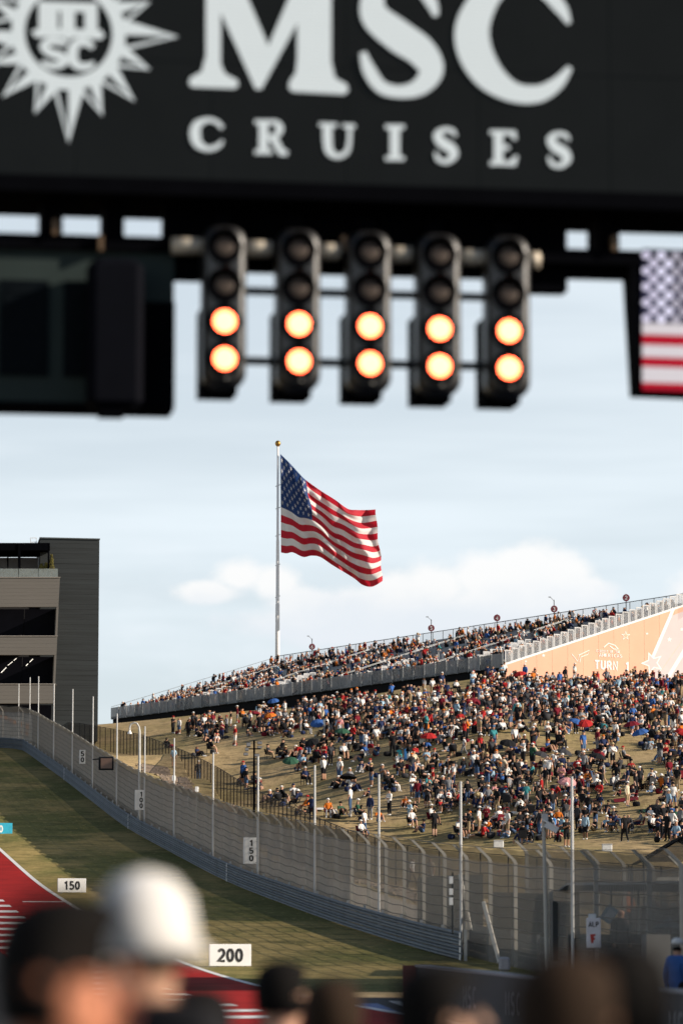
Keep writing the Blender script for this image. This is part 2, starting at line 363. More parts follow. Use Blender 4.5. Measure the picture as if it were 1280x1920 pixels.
nx, ny = len(gx), len(gy)
idx = np.arange(nx * ny).reshape(ny, nx)
fa = np.stack([idx[:-1, :-1], idx[:-1, 1:], idx[1:, 1:], idx[1:, :-1]], -1).reshape(-1, 4)
def np_mesh(name, V, F, mats, smooth=False):
    me = bpy.data.meshes.new(name); me.from_pydata(V.tolist() if hasattr(V, 'tolist') else V, [], F.tolist() if hasattr(F, 'tolist') else F)
    for m in (mats if isinstance(mats, (list, tuple)) else [mats]): me.materials.append(m)
    if smooth: me.polygons.foreach_set('use_smooth', [True] * len(me.polygons))
    ob = bpy.data.objects.new(name, me); col.objects.link(ob); return ob
struct(np_mesh('ground', np.stack([X, Y, Z], -1).reshape(-1, 3), fa, hill_m, True))
def strip(name, f0, f1, y0, y1, off, m, nxs=1, parent=None, step=1.0):
    ys = np.arange(y0, y1 + step * .5, step); V = []; F = []
    for y in ys:
        for k in range(nxs + 1):
            x = f0(y) + (f1(y) - f0(y)) * k / nxs; V.append((x, y, (Hs(x, y) if nxs > 1 else float(g(y))) + off))
    w = nxs + 1
    for i in range(len(ys) - 1):
        for k in range(nxs): F.append((i * w + k, i * w + k + 1, (i + 1) * w + k + 1, (i + 1) * w + k))
    ob = np_mesh(name, V, F, m)
    if parent: ob.parent = parent
    return ob
struct(strip('grass_verge', lambda y: ex_(y) - .3, lambda y: bx(y) + 1.2, 96, 330, .02, verge_m))
struct(strip('dirt_strip', lambda y: ex_(y) - .2, lambda y: bx(y) + 6, 92, 97, .032, dirt_m))
road = struct(strip('track', lambda y: ex_(y) - 19, lambda y: ex_(y), -60, 330, .05, asphalt_m))
struct(strip('paved_run_off', lambda y: ex_(y) + .0, lambda y: 40.0, -60, 92, .045, asphalt_m))
strip('red_paint', lambda y: ex_(y) - 5.2, lambda y: ex_(y) - .16, 60, 330, .056, redpaint_m, parent=road)
strip('edge_line', lambda y: ex_(y) - .15, lambda y: ex_(y) + .05, -60, 330, .062, whitepaint_m, parent=road)
for i in range(22):
    y0 = 76 + i * 4.4
    strip('white_bar', lambda y: ex_(y) - 5.1, lambda y: ex_(y) - 2.65, y0, y0 + 1.6, .066, whitepaint_m, parent=road, step=.4)
strip('white_line', lambda y: ex_(y) - 1.9, lambda y: ex_(y) - .2, 163.6, 164.2, .066, whitepaint_m, parent=road, step=.3)
strip('white_line', lambda y: 6.7 - .062 * y - .12, lambda y: 6.7 - .062 * y + .12, -20, 89, .052, whitepaint_m, parent=road)
strip('blue_line', lambda y: 6.0 - .062 * y - .2, lambda y: 6.0 - .062 * y + .2, -20, 87, .052, mat('blue_paint', (.03, .1, .3), .7), parent=road)
struct(strip('service_road', lambda y: bx(y) + 1.6, lambda y: bx(y) + 5.6 + .018 * (y - 110), 118, 300, .06, concrete_m, 5))
struct(strip('rubble_bank', lambda y: bx(y) + 6.6 + .018 * (y - 110), lambda y: bx(y) + 8.6 + .02 * (y - 110), 130, 330, .05, rubble_m, 3))
struct(strip('paved_service_area', lambda y: bx(y) + .9, lambda y: bx(y) + 24, 92.5, 128, .05, greycon_m, 8))
# loose stones on the bank behind the fence
rb = MB()
for i in range(2600):
    y = rnd.uniform(135, 330); f = bx(y) + 6.2 + .018 * (y - 110) + rnd.random() * 3.0
    z = Hs(f, y); s = rnd.uniform(.03, .11); a = rnd.random() * 6
    rb.hexa([Vector((f, y, z)) + Matrix.Rotation(a, 3, 'Z') @ Vector((x * s * rnd.uniform(.6, 1.2), yy * s * rnd.uniform(.6, 1.2), (zz + .3) * s * rnd.uniform(.5, .9))) for zz in (-1, 1) for yy in (-1, 1) for x in (-1, 1)])
rbo = rb.build('loose_stones', mat('pale_stone', (.30, .23, .16), .95, 0, .4, .7)); rbo['kind'] = 'stuff'; rbo['label'] = 'loose pale stones scattered on the bank behind the debris fence'

# ------------------------------------------------------------------ guard rail
def path_pts(off, y0, step=4.0, y1=322, turn=True):
    ys = np.arange(y0, y1 + .01, step); P = [(bx(y) + off, y) for y in ys]
    if turn:
        x0 = P[-1][0]; yb = P[-1][1]
        for a, b in ((-1.2, 4.0), (-3.2, 7.4), (-6.6, 9.8), (-10.5, 11.0), (-14.5, 11.5), (-18.5, 11.8), (-22.5, 12.0), (-26.5, 12.2)): P.append((x0 + a, yb + b))
    return P
def nrm(P, i):
    a = Vector((*P[max(i - 1, 0)], 0)); b = Vector((*P[min(i + 1, len(P) - 1)], 0)); d = (b - a).normalized(); return Vector((-d.y, d.x, 0)), d   # left of travel: the track side
RAILH = 0.225
def guard_rail(P, label, marks):
    z = [float(g(p[1])) for p in P]
    t = tag(empty('guard_rail', (*P[0], z[0])), label, 'guard rail')
    o = t.location.copy()
    prof = [(0.0, .0), (.055, .035), (.055, .075), (.0, .105), (.055, .135), (.055, .175), (0, .212)]
    for i in range(len(P) - 1):
        n0, _ = nrm(P, i); n1, _ = nrm(P, i + 1); jit = rnd.uniform(-.008, .008)
        for r in range(4):
            b = MB(); rings = []
            for (n, p, zz) in ((n0, P[i], z[i]), (n1, P[i + 1], z[i + 1])):
                q = Vector((*p, zz + .03 + r * RAILH)); rings.append([q + n * (d + .05 + jit) + Vector((0, 0, h)) for d, h in prof] + [q + n * (.04 + jit) + Vector((0, 0, h)) for d, h in reversed(prof)])
            b.loft(rings, True, True); b.build('rail', galv_b if r % 2 else galv_a, t, origin=o)
        pb = MB(); pb.box(Vector((*P[i], z[i] + .5)) - n0 * .06, (.1, .1, 1.0)); pb.build('post', galv_m, t, origin=o)
    for k in marks:
        for r in range(4):
            n, d = nrm(P, k); q = Vector((*P[k], z[k] + .03 + r * RAILH + .105))
            b = MB(); b.slab([q + n * .115 - d * w + Vector((0, 0, h)) for w, h in ((-.16, -.07), (.1, -.1), (.16, .07), (-.1, .1))], n * .006); b.build('reflector', refl_m, t, origin=o)
    return t
galv_a = mat('rail_steel', (0.125, 0.15, 0.17), .55, .3, .18, .8, .02); galv_b = mat('rail_steel_dull', (0.105, 0.128, 0.148), .6, .3, .2, .9, .02)
refl_m = mat('reflector_white', (.75, .75, .74), .4)
GP = path_pts(0, 121.5, 4.0)
def near(y): return min(range(len(GP)), key=lambda i: abs(GP[i][1] - y) if GP[i][0] > -27 else 1e9)
guard_rail(GP, 'four-beam steel guard rail curving up along the grass verge', [0, near(182), near(231), near(276)])
guard_rail([(bx(y) + 1.5, y) for y in (129, 125, 121, 117, 113, 109, 105)], 'short offset steel guard rail section behind the gap in the long rail', [1])

# ------------------------------------------------------------------ debris fence
wire_m = mat('mesh_wire', (0.30, 0.28, 0.245), .55, .3, .1, 2)
def _dd(a, b): return (b - a).normalized()
def debris_fence(P, label, ph=3.15, step_cables=9, low=0.0):
    z = [float(H(np.array([p[0]]), np.array([p[1]]))[0]) for p in P]
    t = tag(empty('debris_fence', (*P[0], z[0])), label, 'fence'); o = t.location.copy(); tops = []
    for i, p in enumerate(P):
        n, d = nrm(P, i); q = Vector((*p, z[i])); lean = rnd.uniform(-.03, .03)
        b = MB(); k = q + Vector((0, 0, ph)) + d * lean; e = k + n * .42 + Vector((0, 0, .46))
        def sq(c, w, ww): return [c + d * (a * w) + n * (bb * ww) for a, bb in ((-1, -1), (1, -1), (1, 1), (-1, 1))]
        b.loft([sq(q - Vector((0, 0, .3)), .055, .06), sq(k, .055, .06), sq(k + n * .05 + Vector((0, 0, .1)), .055, .06), sq(e, .05, .05)], True, True)
        b.build('post', postm, t, origin=o); tops.append((q, k, e, n))
    zs = [.55 + (ph - .6) * j / (step_cables - 1) for j in range(step_cables)]
    for h in zs:
        path = []
        for i in range(len(tops)):
            q, k, e, n = tops[i]; path.append(q + Vector((0, 0, h)) + n * .08)
            if i < len(tops) - 1: path.append((q + tops[i + 1][0]) / 2 + Vector((0, 0, h - .05)) + n * .08)
        b = MB(); b.tube(path, .016, 4); b.build('cable', cable_m, t, origin=o)
    b = MB(); b.tube([tp[2] for tp in tops], .014, 4); b.build('cable', cable_m, t, origin=o)
    for i in range(len(tops) - 1):
        (q, k, e, n), (q2, k2, e2, n2) = tops[i], tops[i + 1]; a = n * .075; a2 = n2 * .075
        b = MB(); m1 = (k + k2) / 2 + a - Vector((0, 0, .06)); me_ = (e + e2) / 2 - Vector((0, 0, .08)) - n * .03
        b.add([q + a + Vector((0, 0, low)), q2 + a2 + Vector((0, 0, low)), k2 + a2, k + a, e2, e, m1, me_], [(0, 1, 2, 6, 3), (3, 6, 7, 5), (6, 2, 4, 7)])
        b.mi = 1
        for j in range(1, 30):
            f = j / 30; p0 = (q + a).lerp(q2 + a2, f); p1 = (k + a).lerp(k2 + a2, f)
            b.add([p0 + n * .006, p0 - n * .006, p1 - n * .006, p1 + n * .006], [(0, 1, 2, 3)])
            b.add([p0 + _dd(q, q2) * .006, p0 - _dd(q, q2) * .006, p1 - _dd(q, q2) * .006, p1 + _dd(q, q2) * .006], [(0, 1, 2, 3)])
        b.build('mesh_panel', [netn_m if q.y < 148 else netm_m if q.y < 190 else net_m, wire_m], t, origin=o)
    return t, tops
FP = [(bx(y) + .75, y) for y in (96, 99.5, 105.8, 111.8, 117)] + path_pts(.75, 121.0, 4.0)
fence, ftops = debris_fence(FP, 'tall debris fence with cranked steel posts and wire mesh behind the guard rail')
debris_fence([(bx(y) + 6.3, y) for y in (119, 123, 127, 131, 135, 139, 143)], 'second row of cranked debris fence set back beside the pit shelter', 3.2, 7)
for (u0, v0, u1, v1, Yd) in ((906, 1692, 936, 1805, 119), (862, 1640, 882, 1745, 126)):
    a = at(u0, v0, Yd); c = at(u1, v1, Yd - 1.5); b = MB(); b.tube([a, c], .065, 6)
    tag(b.build('fence_brace', postm, None, origin=(c.x, c.y, c.z)), 'slanting steel brace propping the fence %s' % ('at the barrier opening' if u0 > 900 else 'next to the white pole'), 'brace')

# black mesh fence along the foot of the hill
t = tag(empty('crowd_fence', (FTOP[0].x, FTOP[0].y, FTOP[0].z - 2.4)), 'black mesh crowd fence with thin posts along the foot of the hill', 'fence'); o = t.location.copy()
dense = []
for i in range(len(FTOP) - 1):
    n = max(1, round((FTOP[i + 1] - FTOP[i]).length / 2.5))
    for k in range(n): dense.append(FTOP[i].lerp(FTOP[i + 1], k / n))
dense.append(FTOP[-1])
for i, p in enumerate(dense):
    hb = Hs(p.x, p.y); tp = p.z + rnd.uniform(-.04, .04)
    b = MB(); b.box((p.x, p.y, (hb + tp) / 2), (.07, .07, tp - hb)); b.build('post', black_m, t, origin=o)
    if i < len(dense) - 1:
        q = dense[i + 1]; hq = Hs(q.x, q.y)
        b = MB(); b.poly([Vector((p.x, p.y, hb)), Vector((q.x, q.y, hq)), Vector((q.x, q.y, q.z - .05)), Vector((p.x, p.y, p.z - .05))]); b.build('mesh_panel', darknet_m, t, origin=o)
        b = MB(); b.tube([p, q], .03, 4); b.build('top_rail', black_m, t, origin=o)

# ------------------------------------------------------------------ poles and boards on the fence line
pole_m = mat('pole_offwhite', (.56, .56, .55), .5, 0, .08, 2)
def fx(y): return bx(y) + .55
pole_u = [(1071, 1456), (863, 1465), (710, 1452), (590, 1435), (484, 1418), (400, 1411), (327, 1384), (272, 1362), (220, 1338), (175, 1306), (137, 1292), (102, 1282), (73, 1268)]
special = {590: 'slim white pole first past the upright 150 board towards the barrier opening', 710: 'slim white pole midway between the 150 board and the barrier opening', 400: 'slim white pole midway between the upright 150 and 100 boards', 175: 'slim white pole in front of the charcoal tower edge', 137: 'slim white pole against the middle of the charcoal tower', 102: 'slim white pole where the tan window bands meet the charcoal tower', 73: 'slim white pole at the bend of the debris fence', 484: 'slim white pole carrying the upright 150 board on the debris fence', 272: 'slim white pole next to the curved gooseneck lamp', 863: 'slim white pole at the open end of the guard rail', 1071: 'slim white pole rising behind the pit shelter roof', 220: 'slim white pole behind the dark square marshal panel', 327: 'slim white pole with a white junction box at the fence top'}
for u, v in pole_u:
    y = 164500 / (u + 454); p = at(u, v, y); x = p.x; b = MB(); zb = float(g(y)) if x < bx(y) + .3 else Hs(x, y)
    b.tube([(x, y, zb - .1), (x, y, zb + 2.5), (x, y, p.z)], [.048, .046, .04], 8)
    tag(b.build('white_pole', pole_m, None, origin=(x, y, zb)), special.get(u, 'slim white pole standing up through the debris fence line'), 'pole', 'slim white poles along the debris fence')
for u, v, y in ((36, 1282, 338), (57, 1270, 337)):
    p = at(u, v, y); b = MB(); b.tube([(p.x, p.y, 20.3), p], [.05, .04], 8)
    tag(b.build('white_pole', pole_m, None, origin=(p.x, p.y, 20.3)), 'slim white pole %s the orange hoarding in front of the tan building' % ('behind' if u == 36 else 'at the end of'), 'pole', 'slim white poles by the tan building')

def upright_board(u, v, w, h, txt, label):
    y = 163800 / (u + 454) - .35; c = at(u, v, y); s = y / 7200; W, Hh = w * s, h * s
    t = tag(empty('distance_board', (c.x, c.y, c.z - Hh / 2)), label, 'distance board', 'upright distance boards on the debris fence'); o = t.location.copy()
    b = MB(); b.cbox(c, (W, .06, Hh), .01); b.build('panel', sign_w, t, origin=o)
    for s_ in (-1, 1):
        b = MB(); b.box(c + Vector((s_ * W * .3, .22, 0)), (.05, .4, .06)); b.build('bracket', galv_m, t, origin=o)
    n = len(txt); lh = Hh * .86 / n
    for k, ch in enumerate(txt):   # digits stacked one over another
        zz = c.z + Hh * .43 - lh * (k + 1) + lh * .08
        letters(ch, (c.x - .3 * lh * 1.15, c.y - .036, zz), (1, 0, 0), (0, 0, 1), (0, -1, 0), lh * .84, sign_k, t, w=.2, wx=1.25, name='digit', local=o)
    t.rotation_euler = (0, 0, R(24))
upright_board(471, 1595, 31, 49, '150', 'largest white upright board reading 150, beside a slim white pole')
upright_board(265, 1500, 25, 37.5, '100', 'white upright board reading 100 just below the gooseneck lamp')
upright_board(155, 1419, 11.5, 26, '50', 'smallest white upright board reading 50 close to the dark marshal panel')

def verge_board(u, v, w, h, Yb, txt, panel, ink, label, sh=0.0):
    c = at(u, v, Yb); s = Yb / 7200; W, Hh = w * s, h * s; gz = float(g(Yb))
    t = tag(empty('distance_board', (c.x, c.y, gz)), label, 'distance board'); o = t.location.copy()
    b = MB(); b.cbox(c, (W, .07, Hh), .012); b.build('panel', panel, t, origin=o)
    for k in (-.36, .36):
        b = MB(); b.box((c.x + k * W, c.y + .03, (gz + c.z - Hh / 2) / 2), (.05, .05, max(.12, c.z - Hh / 2 - gz + .1))); b.build('leg', galv_m, t, origin=o)
    lh = Hh * .62; wid = .66 * lh * .98 * len(txt)
    letters(txt, (c.x - wid / 2 + sh, c.y - .042, c.z - lh / 2), (1, 0, 0), (0, 0, 1), (0, -1, 0), lh, ink, t, adv=.68, w=.2, wx=.98, name='digit', local=o)
    t.rotation_euler = (0, 0, R(16))
cyan_m = mat('cyan_panel', (0.03, 0.42, 0.60), .5)
verge_board(431.5, 1791, 80, 41, 117, '200', sign_w, sign_k, 'large white 200 metre board on the verge near the red paint')
verge_board(135, 1660, 54, 26, 172, '150', sign_w, sign_k, 'small white 150 metre board lying across the verge grass')
verge_board(-10, 1554, 68, 22, 225, '100', cyan_m, sign_w, 'cyan 100 metre board on the grass at the track edge', .1)
# ------------------------------------------------------------------ grandstand on top of the hill
Z0 = 32.35; TREAD = .85; RISE = .272; ROWS = 26; LEN = 99.0
gst = tag(empty('grandstand', gsp(0, 0, 29)), 'long open grandstand with grey benches on top of the hill', 'grandstand'); go = gst.location.copy()
def gbox(b, t0, t1, s0, s1, z0, z1):
    b.hexa([gsp(t, s, z) for z in (z0, z1) for s in (s0, s1) for t in (t0, t1)])
bench_m = mat('bench_grey', (.17, .19, .215), .5, .2, .2, .5); tread_m = mat('tread_grey', (.12, .13, .14), .8, .1, .2, .6)
skirt_m = mat('skirt_black', (.008, .008, .009), .9, 0, .2, 1, spec=.1)
panel_m = net('grey_mesh_panel', (.25, .26, .275), .66); panel3_m = net('dark_mesh_panel', (.16, .165, .175), .62); panel2_m = net('pale_mesh_panel', (.34, .345, .36), .7)
for i in range(ROWS):
    b = MB(); z = Z0 + .05 + i * RISE; s = 1.0 + i * TREAD
    gbox(b, 0, LEN, s, s + TREAD, z - .35, z); b.build('step', tread_m, gst, origin=go)
    b = MB(); gbox(b, .3, LEN - .3, s + .42, s + .74, z + .38, z + .43); gbox(b, .3, LEN - .3, s + .74, s + .79, z + .38, z + .68)
    for k in range(34): gbox(b, .6 + k * 2.95, .68 + k * 2.95, s + .5, s + .66, z + .001, z + .38)
    b.build('bench', bench_m, gst, origin=go)
b = MB(); gbox(b, 0, LEN, 0, 1.0, Z0 - .3, Z0 + .02); b.build('front_walkway', tread_m, gst, origin=go)
b = MB(); gbox(b, .02, LEN - .02, .25, 22.9, 26.0, Z0 - .31); b.build('skirt', skirt_m, gst, origin=go)
b = MB(); b.hexa([gsp(LEN - .1 + t, s, z) for z, zz in ((0, 0),) for s in () for t in ()] or [gsp(LEN - .3, .3, 27), gsp(LEN - .02, .3, 27), gsp(LEN - .3, 23, 27), gsp(LEN - .02, 23, 27), gsp(LEN - .3, .3, Z0), gsp(LEN - .02, .3, Z0), gsp(LEN - .3, 23, Z0 + 7), gsp(LEN - .02, 23, Z0 + 7)]); b.build('end_panel', skirt_m, gst, origin=go)
npan = 41
for k in range(npan):
    t0 = k * LEN / npan; t1 = (k + 1) * LEN / npan; b = MB(); lift = rnd.uniform(-.02, .05); h = 1.42 + rnd.uniform(-.03, .05)
    gbox(b, t0 + .03, t1 - .03, -.06, -.02, Z0 - .28 + lift, Z0 - .28 + h)
    b.build('barrier_panel', rnd.choice([panel_m, panel_m, panel2_m, panel3_m]), gst, origin=go)
    b = MB()
    for q in range(8): gbox(b, t0 + .1 + q * .28, t0 + .13 + q * .28, -.09, -.065, Z0 - .25, Z0 - .3 + h)
    gbox(b, t0, t0 + .07, -.12, .02, Z0 - .35, Z0 - .2 + h)
    b.build('barrier_frame', galv_m, gst, origin=go)
# white picket barriers: one mesh, copied
picket_m = mat('picket_white', (.58, .58, .58), .5)
def picket(w=.76, h=1.36, n=6, m=picket_m):
    b = MB(); r = .03
    b.box((w / 2, 0, .04), (w, .05, .08)); b.box((w / 2, 0, h), (w, .05, .09)); b.box((.03, 0, h / 2), (.08, .055, h)); b.box((w - .03, 0, h / 2), (.08, .055, h))
    for k in range(1, n): b.box((w * k / n, 0, h / 2), (.034, .03, h - .06))
    o = b.build('picket_barrier', m, gst); return o
pk = picket(); ang2 = math.atan2(E2.y, E2.x); first = [True]
def put_picket(t, s, z, rz=ang2):
    p = gsp(t, s, z) - go
    if first[0]: pk.location = p; pk.rotation_euler = (0, 0, rz); first[0] = False
    else: inst(pk, gst, p, (0, 0, rz))
for i in range(29): put_picket(-.12, .1 + i * TREAD, Z0 + .12 + i * RISE)
for t, n0, n1 in ((9, 0, 9), (10.6, 3, 9), (32, 0, 7), (33.6, 2, 7), (56, 0, 7), (57.6, 2, 7), (78, 0, 6)):
    for i in range(n0, n1): put_picket(t, 1.1 + i * TREAD, Z0 + .05 + i * RISE)
# left end rail and back rail with dark netting
ZB = Z0 + .05 + ROWS * RISE
for i in range(0, 27, 2):
    b = MB(); z = Z0 + i * RISE; b.tube([gsp(LEN - .05, 1 + i * TREAD, z), gsp(LEN - .05, 1 + i * TREAD, z + 1.3)], .035, 5); b.build('end_post', galv_m, gst, origin=go)
b = MB(); b.tube([gsp(LEN - .05, 0, Z0 + 1.3), gsp(LEN - .05, 23.2, ZB + 1.3)], .03, 5); b.build('end_rail', galv_m, gst, origin=go)
for k in range(41):
    b = MB(); t = k * LEN / 40; b.tube([gsp(t, 23.3, ZB - .5), gsp(t, 23.3, ZB + 1.45)], .04, 5); b.build('back_post', darkgrey_m, gst, origin=go)
b = MB(); b.tube([gsp(0, 23.3, ZB + 1.45), gsp(LEN, 23.3, ZB + 1.45)], .045, 5); b.build('back_rail', darkgrey_m, gst, origin=go)
b = MB(); b.poly([gsp(-2, 23.35, ZB - .5), gsp(LEN, 23.35, ZB - .5), gsp(LEN, 23.35, ZB + 1.4), gsp(-2, 23.35, ZB + 1.4)]); b.build('back_net', net('back_netting', (.6, .6, .62), .22), gst, origin=go)
# thin aisle hand rails
for t in (20.5, 21.7, 43.5, 44.7, 67, 68.2, 88, 89.2):
    b = MB(); b.tube([gsp(t, 2 + j * 2.1, Z0 + .95 + (j * 2.1 + 1) / TREAD * RISE) for j in range(10)], .03, 4)
    for j in range(10): b.tube([gsp(t, 2 + j * 2.1, Z0 + .05 + (j * 2.1 + 1) / TREAD * RISE), gsp(t, 2 + j * 2.1, Z0 + .95 + (j * 2.1 + 1) / TREAD * RISE)], .025, 4)
    b.build('hand_rail', galv_m, gst, origin=go)
# section discs and small lamp arms on the back rail
disc_m = mat('disc_maroon', (.20, .03, .04), .6)
for u, num, lampd in ((585, '6', 1), (808, '5', 1), (931, '4', 0), (1038, '3', 1), (1173, '2', 0)):
    d = ray(u, 1150); nb = Vector((-E1.y, E1.x, 0)); P0 = gsp(0, 23.2); tt = (P0 - CAM).dot(nb) / d.dot(nb); p = CAM + d * tt; p.z = ZB
    t = tag(empty('section_sign', p), {'6': 'round maroon sign six, closest to the flagpole, on the grandstand back rail', '5': 'round maroon sign five with a lamp arm above it on the back rail', '4': 'round maroon sign four without lamp on the grandstand back rail', '3': 'round maroon sign three beside a lamp arm over the upper seats', '2': 'round maroon sign two above the picket stair of the stand'}[num], 'sign'); o = p.copy()
    b = MB(); b.tube([p, p + Vector((0, 0, 2.4 if not lampd else 3.0))], .05, 6); b.build('post', darkgrey_m, t, origin=o)
    c = p + Vector((0, -.12, 1.95)); b = MB(); b.lathe(c, [(.36, -.04), (.40, -.03), (.40, .03), (.36, .04)], 20, (0, 1, 0)); b.build('disc', disc_m, t, origin=o)
    letters(num, c + Vector((-.15, -.06, -.24)), (1, 0, 0), (0, 0, 1), (0, -1, 0), .48, white_m, t, w=.16, name='digit', local=o)
    if lampd:
        b = MB(); b.tube([p + Vector((0, 0, 2.9)), p + Vector((-.25, 0, 3.15)), p + Vector((-.42, 0, 3.3))], .03, 5); b.box(p + Vector((-.5, 0, 3.32)), (.28, .16, .1)); b.build('lamp_arm', galv_m, t, origin=o)

# ------------------------------------------------------------------ peach banner wall at the stand's end
wn_ = Vector((-E1.x, -E1.y, 0))            # towards the reader
wp = gsp(-.35, 0, 0)
def wpt(u, v, off=0.0): return on_plane(u, v, wp + wn_ * off, wn_)
wall = tag(empty('banner_wall', gsp(-.35, 0, 28)), 'peach TURN 1 banner wall closing the right end of the grandstand', 'banner wall'); wo_ = wall.location.copy()
peach = mat('peach_print', (.80, .40, .27), .7, 0, .05, .4); lilac = mat('lilac_print', (.60, .50, .50), .7, 0, .05, .4); wprint = mat('white_print', (.82, .78, .74), .7, 0, .03, 1)
palep = mat('pale_peach_print', (.83, .52, .38), .7, 0, .05, .5); redp = mat('shadow_coral', (.62, .14, .09), .7, 0, .08, .6)
def wtop(s): return Z0 + .02 + s / TREAD * RISE
for k in range(16):   # cloth panels
    s0 = k * 1.9; s1 = s0 + 1.88
    b = MB(); b.slab([wp + E2 * s + Vector((0, 0, z)) for s, z in ((s0, 26), (s1, 26), (s1, wtop(s1)), (s0, wtop(s0)))], -wn_ * .05); b.build('panel', peach, wall, origin=wo_)
b = MB(); b.slab([wp + wn_ * .04 + E2 * s + Vector((0, 0, wtop(s) + z)) for s, z in ((-.1, -.12), (30.4, -.12), (30.4, .1), (-.1, .1))], -wn_ * .12); b.build('top_trim', white_m, wall, origin=wo_)
lay = [0]
def wprintpoly(pts, m, name):
    lay[0] += 1; b = MB(); b.poly([wpt(u, v, .012 + .0012 * lay[0]) for u, v in pts]); b.build(name, m, wall, origin=wo_)
def wstroke(pts, w, m, name, closed=False):
    if closed: pts = list(pts) + [pts[0], pts[1]]
    lay[0] += 1; b = MB()
    for k, q in enumerate(stroke2d(pts, w)): b.poly([wpt(u, v, .012 + .0012 * lay[0] + .0001 * k) for u, v in q])
    b.build(name, m, wall, origin=wo_)
def wstar(u, v, r, m, name, ri=.42, rot=-90): wprintpoly([(u + (r if k % 2 == 0 else r * ri) * math.cos(R(rot + 36 * k)), v + (r if k % 2 == 0 else r * ri) * math.sin(R(rot + 36 * k))) for k in range(10)], m, name)
wprintpoly([(1254, 1156), (1330, 1128), (1330, 1310), (1226, 1310), (1222, 1238)], lilac, 'lilac_field')
wstroke([(1262, 1140), (1221, 1236)], 6, wprint, 'white_stripe'); wstroke([(1300, 1190), (1238, 1292)], 7, wprint, 'white_stripe'); wstroke([(1300, 1170), (1240, 1255)], .7, palep, 'thin_stripe')
wstar(1222, 1243, 22, wprint, 'star_outline', .45, -110); wstar(1222, 1243, 17, lilac, 'star', .45, -110)
for u, v, r in ((1018, 1229, 4), (1212, 1188, 3), (1254, 1199, 5), (1277, 1180, 4), (985, 1240, 3)): wstar(u, v, r, wprint, 'small_star')
wstar(1172, 1192, 9, wprint, 'star_outline'); wstar(1172, 1192, 6.5, peach, 'star')
wstroke([(1131, 1214), (1140, 1206), (1152, 1210), (1158, 1217), (1150, 1217), (1142, 1211)], 1.8, wprint, 'circuit_emblem')
wstroke([(1071, 1226), (1082, 1240), (1085, 1228), (1104, 1219), (1101, 1227), (1088, 1232), (1086, 1242)], 1.2, wprint, 'eagle_outline')
def wtext(s, u0, v0, h, m, w, wx, slope=.05, adv=.68):
    x = 0
    for ch in s:
        if ch != ' ':
            lay[0] += .2; b = MB()
            for k, q in enumerate(glyph_quads(ch, w)): b.poly([wpt(u0 + (x + p[0] * wx) * h, v0 - p[1] * h + (x + p[0] * wx) * h * slope, .012 + .0012 * lay[0] + .0001 * k) for p in q])
            b.build('letter', m, wall, origin=wo_)
        x += adv * wx
wtext('TURN 1', 1114, 1254, 16.5, wprint, .2, .95, .06, .72)
wtext('CIRCUIT OF THE', 1117, 1223, 5, wprint, .17, .95, .05); wtext('AMERICAS', 1122, 1231, 6, wprint, .17, 1.35, .05)
0 and wprintpoly([(1182, 1276), (1182, 1248), (1190, 1240), (1202, 1239), (1210, 1246), (1210, 1276)], redp, 'painted_shadow')  # cast shadow painted on the wall as a red shape, switched off

# ------------------------------------------------------------------ flagpole and flag
FY = 505
fb = at(520, 1262, FY); ftp = at(521, 836, FY)
fp = tag(empty('flagpole', fb), 'tall white tapered flagpole with gold ball behind the grandstand', 'flagpole'); o = fb.copy()
zz = [fb.z - 9, fb.z + (ftp.z - fb.z) * .30, fb.z + (ftp.z - fb.z) * .305, fb.z + (ftp.z - fb.z) * .58, fb.z + (ftp.z - fb.z) * .585, ftp.z]
b = MB(); b.tube([(fb.x + (ftp.x - fb.x) * max(0, (z - fb.z) / (ftp.z - fb.z)), FY, z) for z in zz], [.33, .28, .24, .21, .18, .13], 12); b.build('pole', mat('pole_white', (.80, .79, .78), .35), fp, origin=o, smooth=True)
b = MB(); b.lathe(ftp + Vector((0, 0, .3)), [(.05, -.45), (.2, -.35), (.36, -.1), (.38, .05), (.3, .28), (.12, .4), (.0, .42)], 14); b.build('ball', mat('gold_ball', (.42, .24, .06), .4, .8), fp, origin=o, smooth=True)
for f in (.33, .47, .6, .72, .82):
    b = MB(); b.tube([(fb.x - .3, FY - .1, fb.z + (ftp.z - fb.z) * f), (fb.x + .35, FY - .1, fb.z + (ftp.z - fb.z) * f + .25)], .05, 5); b.build('halyard_ring', galv_m, fp, origin=o)
# the flag: a cloth surface given by the line of its top and bottom edges, folded in depth
def z6(x, y): return (480 + x / 4.175, 800 + y / 4.175)
TOPE = [(0, 190, 213), (.15, 262, 285), (.28, 335, 368), (.40, 385, 418), (.52, 500, 500), (.64, 615, 572), (.74, 715, 642), (.83, 790, 652), (.92, 870, 652), (1, 938, 648)]
BOTE = [(0, 195, 985), (.08, 240, 992), (.16, 290, 985), (.25, 370, 1020), (.33, 440, 1010), (.40, 505, 1022), (.52, 590, 1080), (.64, 690, 1142), (.74, 765, 1190), (.83, 830, 1240), (.92, 905, 1252), (1, 985, 1208)]
def edge_at(E, s):
    k = max(i for i in range(len(E)) if E[i][0] <= s + 1e-9); k = min(k, len(E) - 2); f = (s - E[k][0]) / (E[k + 1][0] - E[k][0])
    p = [E[max(k - 1, 0)], E[k], E[k + 1], E[min(k + 2, len(E) - 1)]]; out = []
    for c in (1, 2):
        a, b_, c_, d = p[0][c], p[1][c], p[2][c], p[3][c]; m1 = (c_ - a) / 2; m2 = (d - b_) / 2
        out.append(b_ + f * m1 + f * f * (3 * (c_ - b_) - 2 * m1 - m2) + f ** 3 * (2 * (b_ - c_) + m1 + m2))
    return out
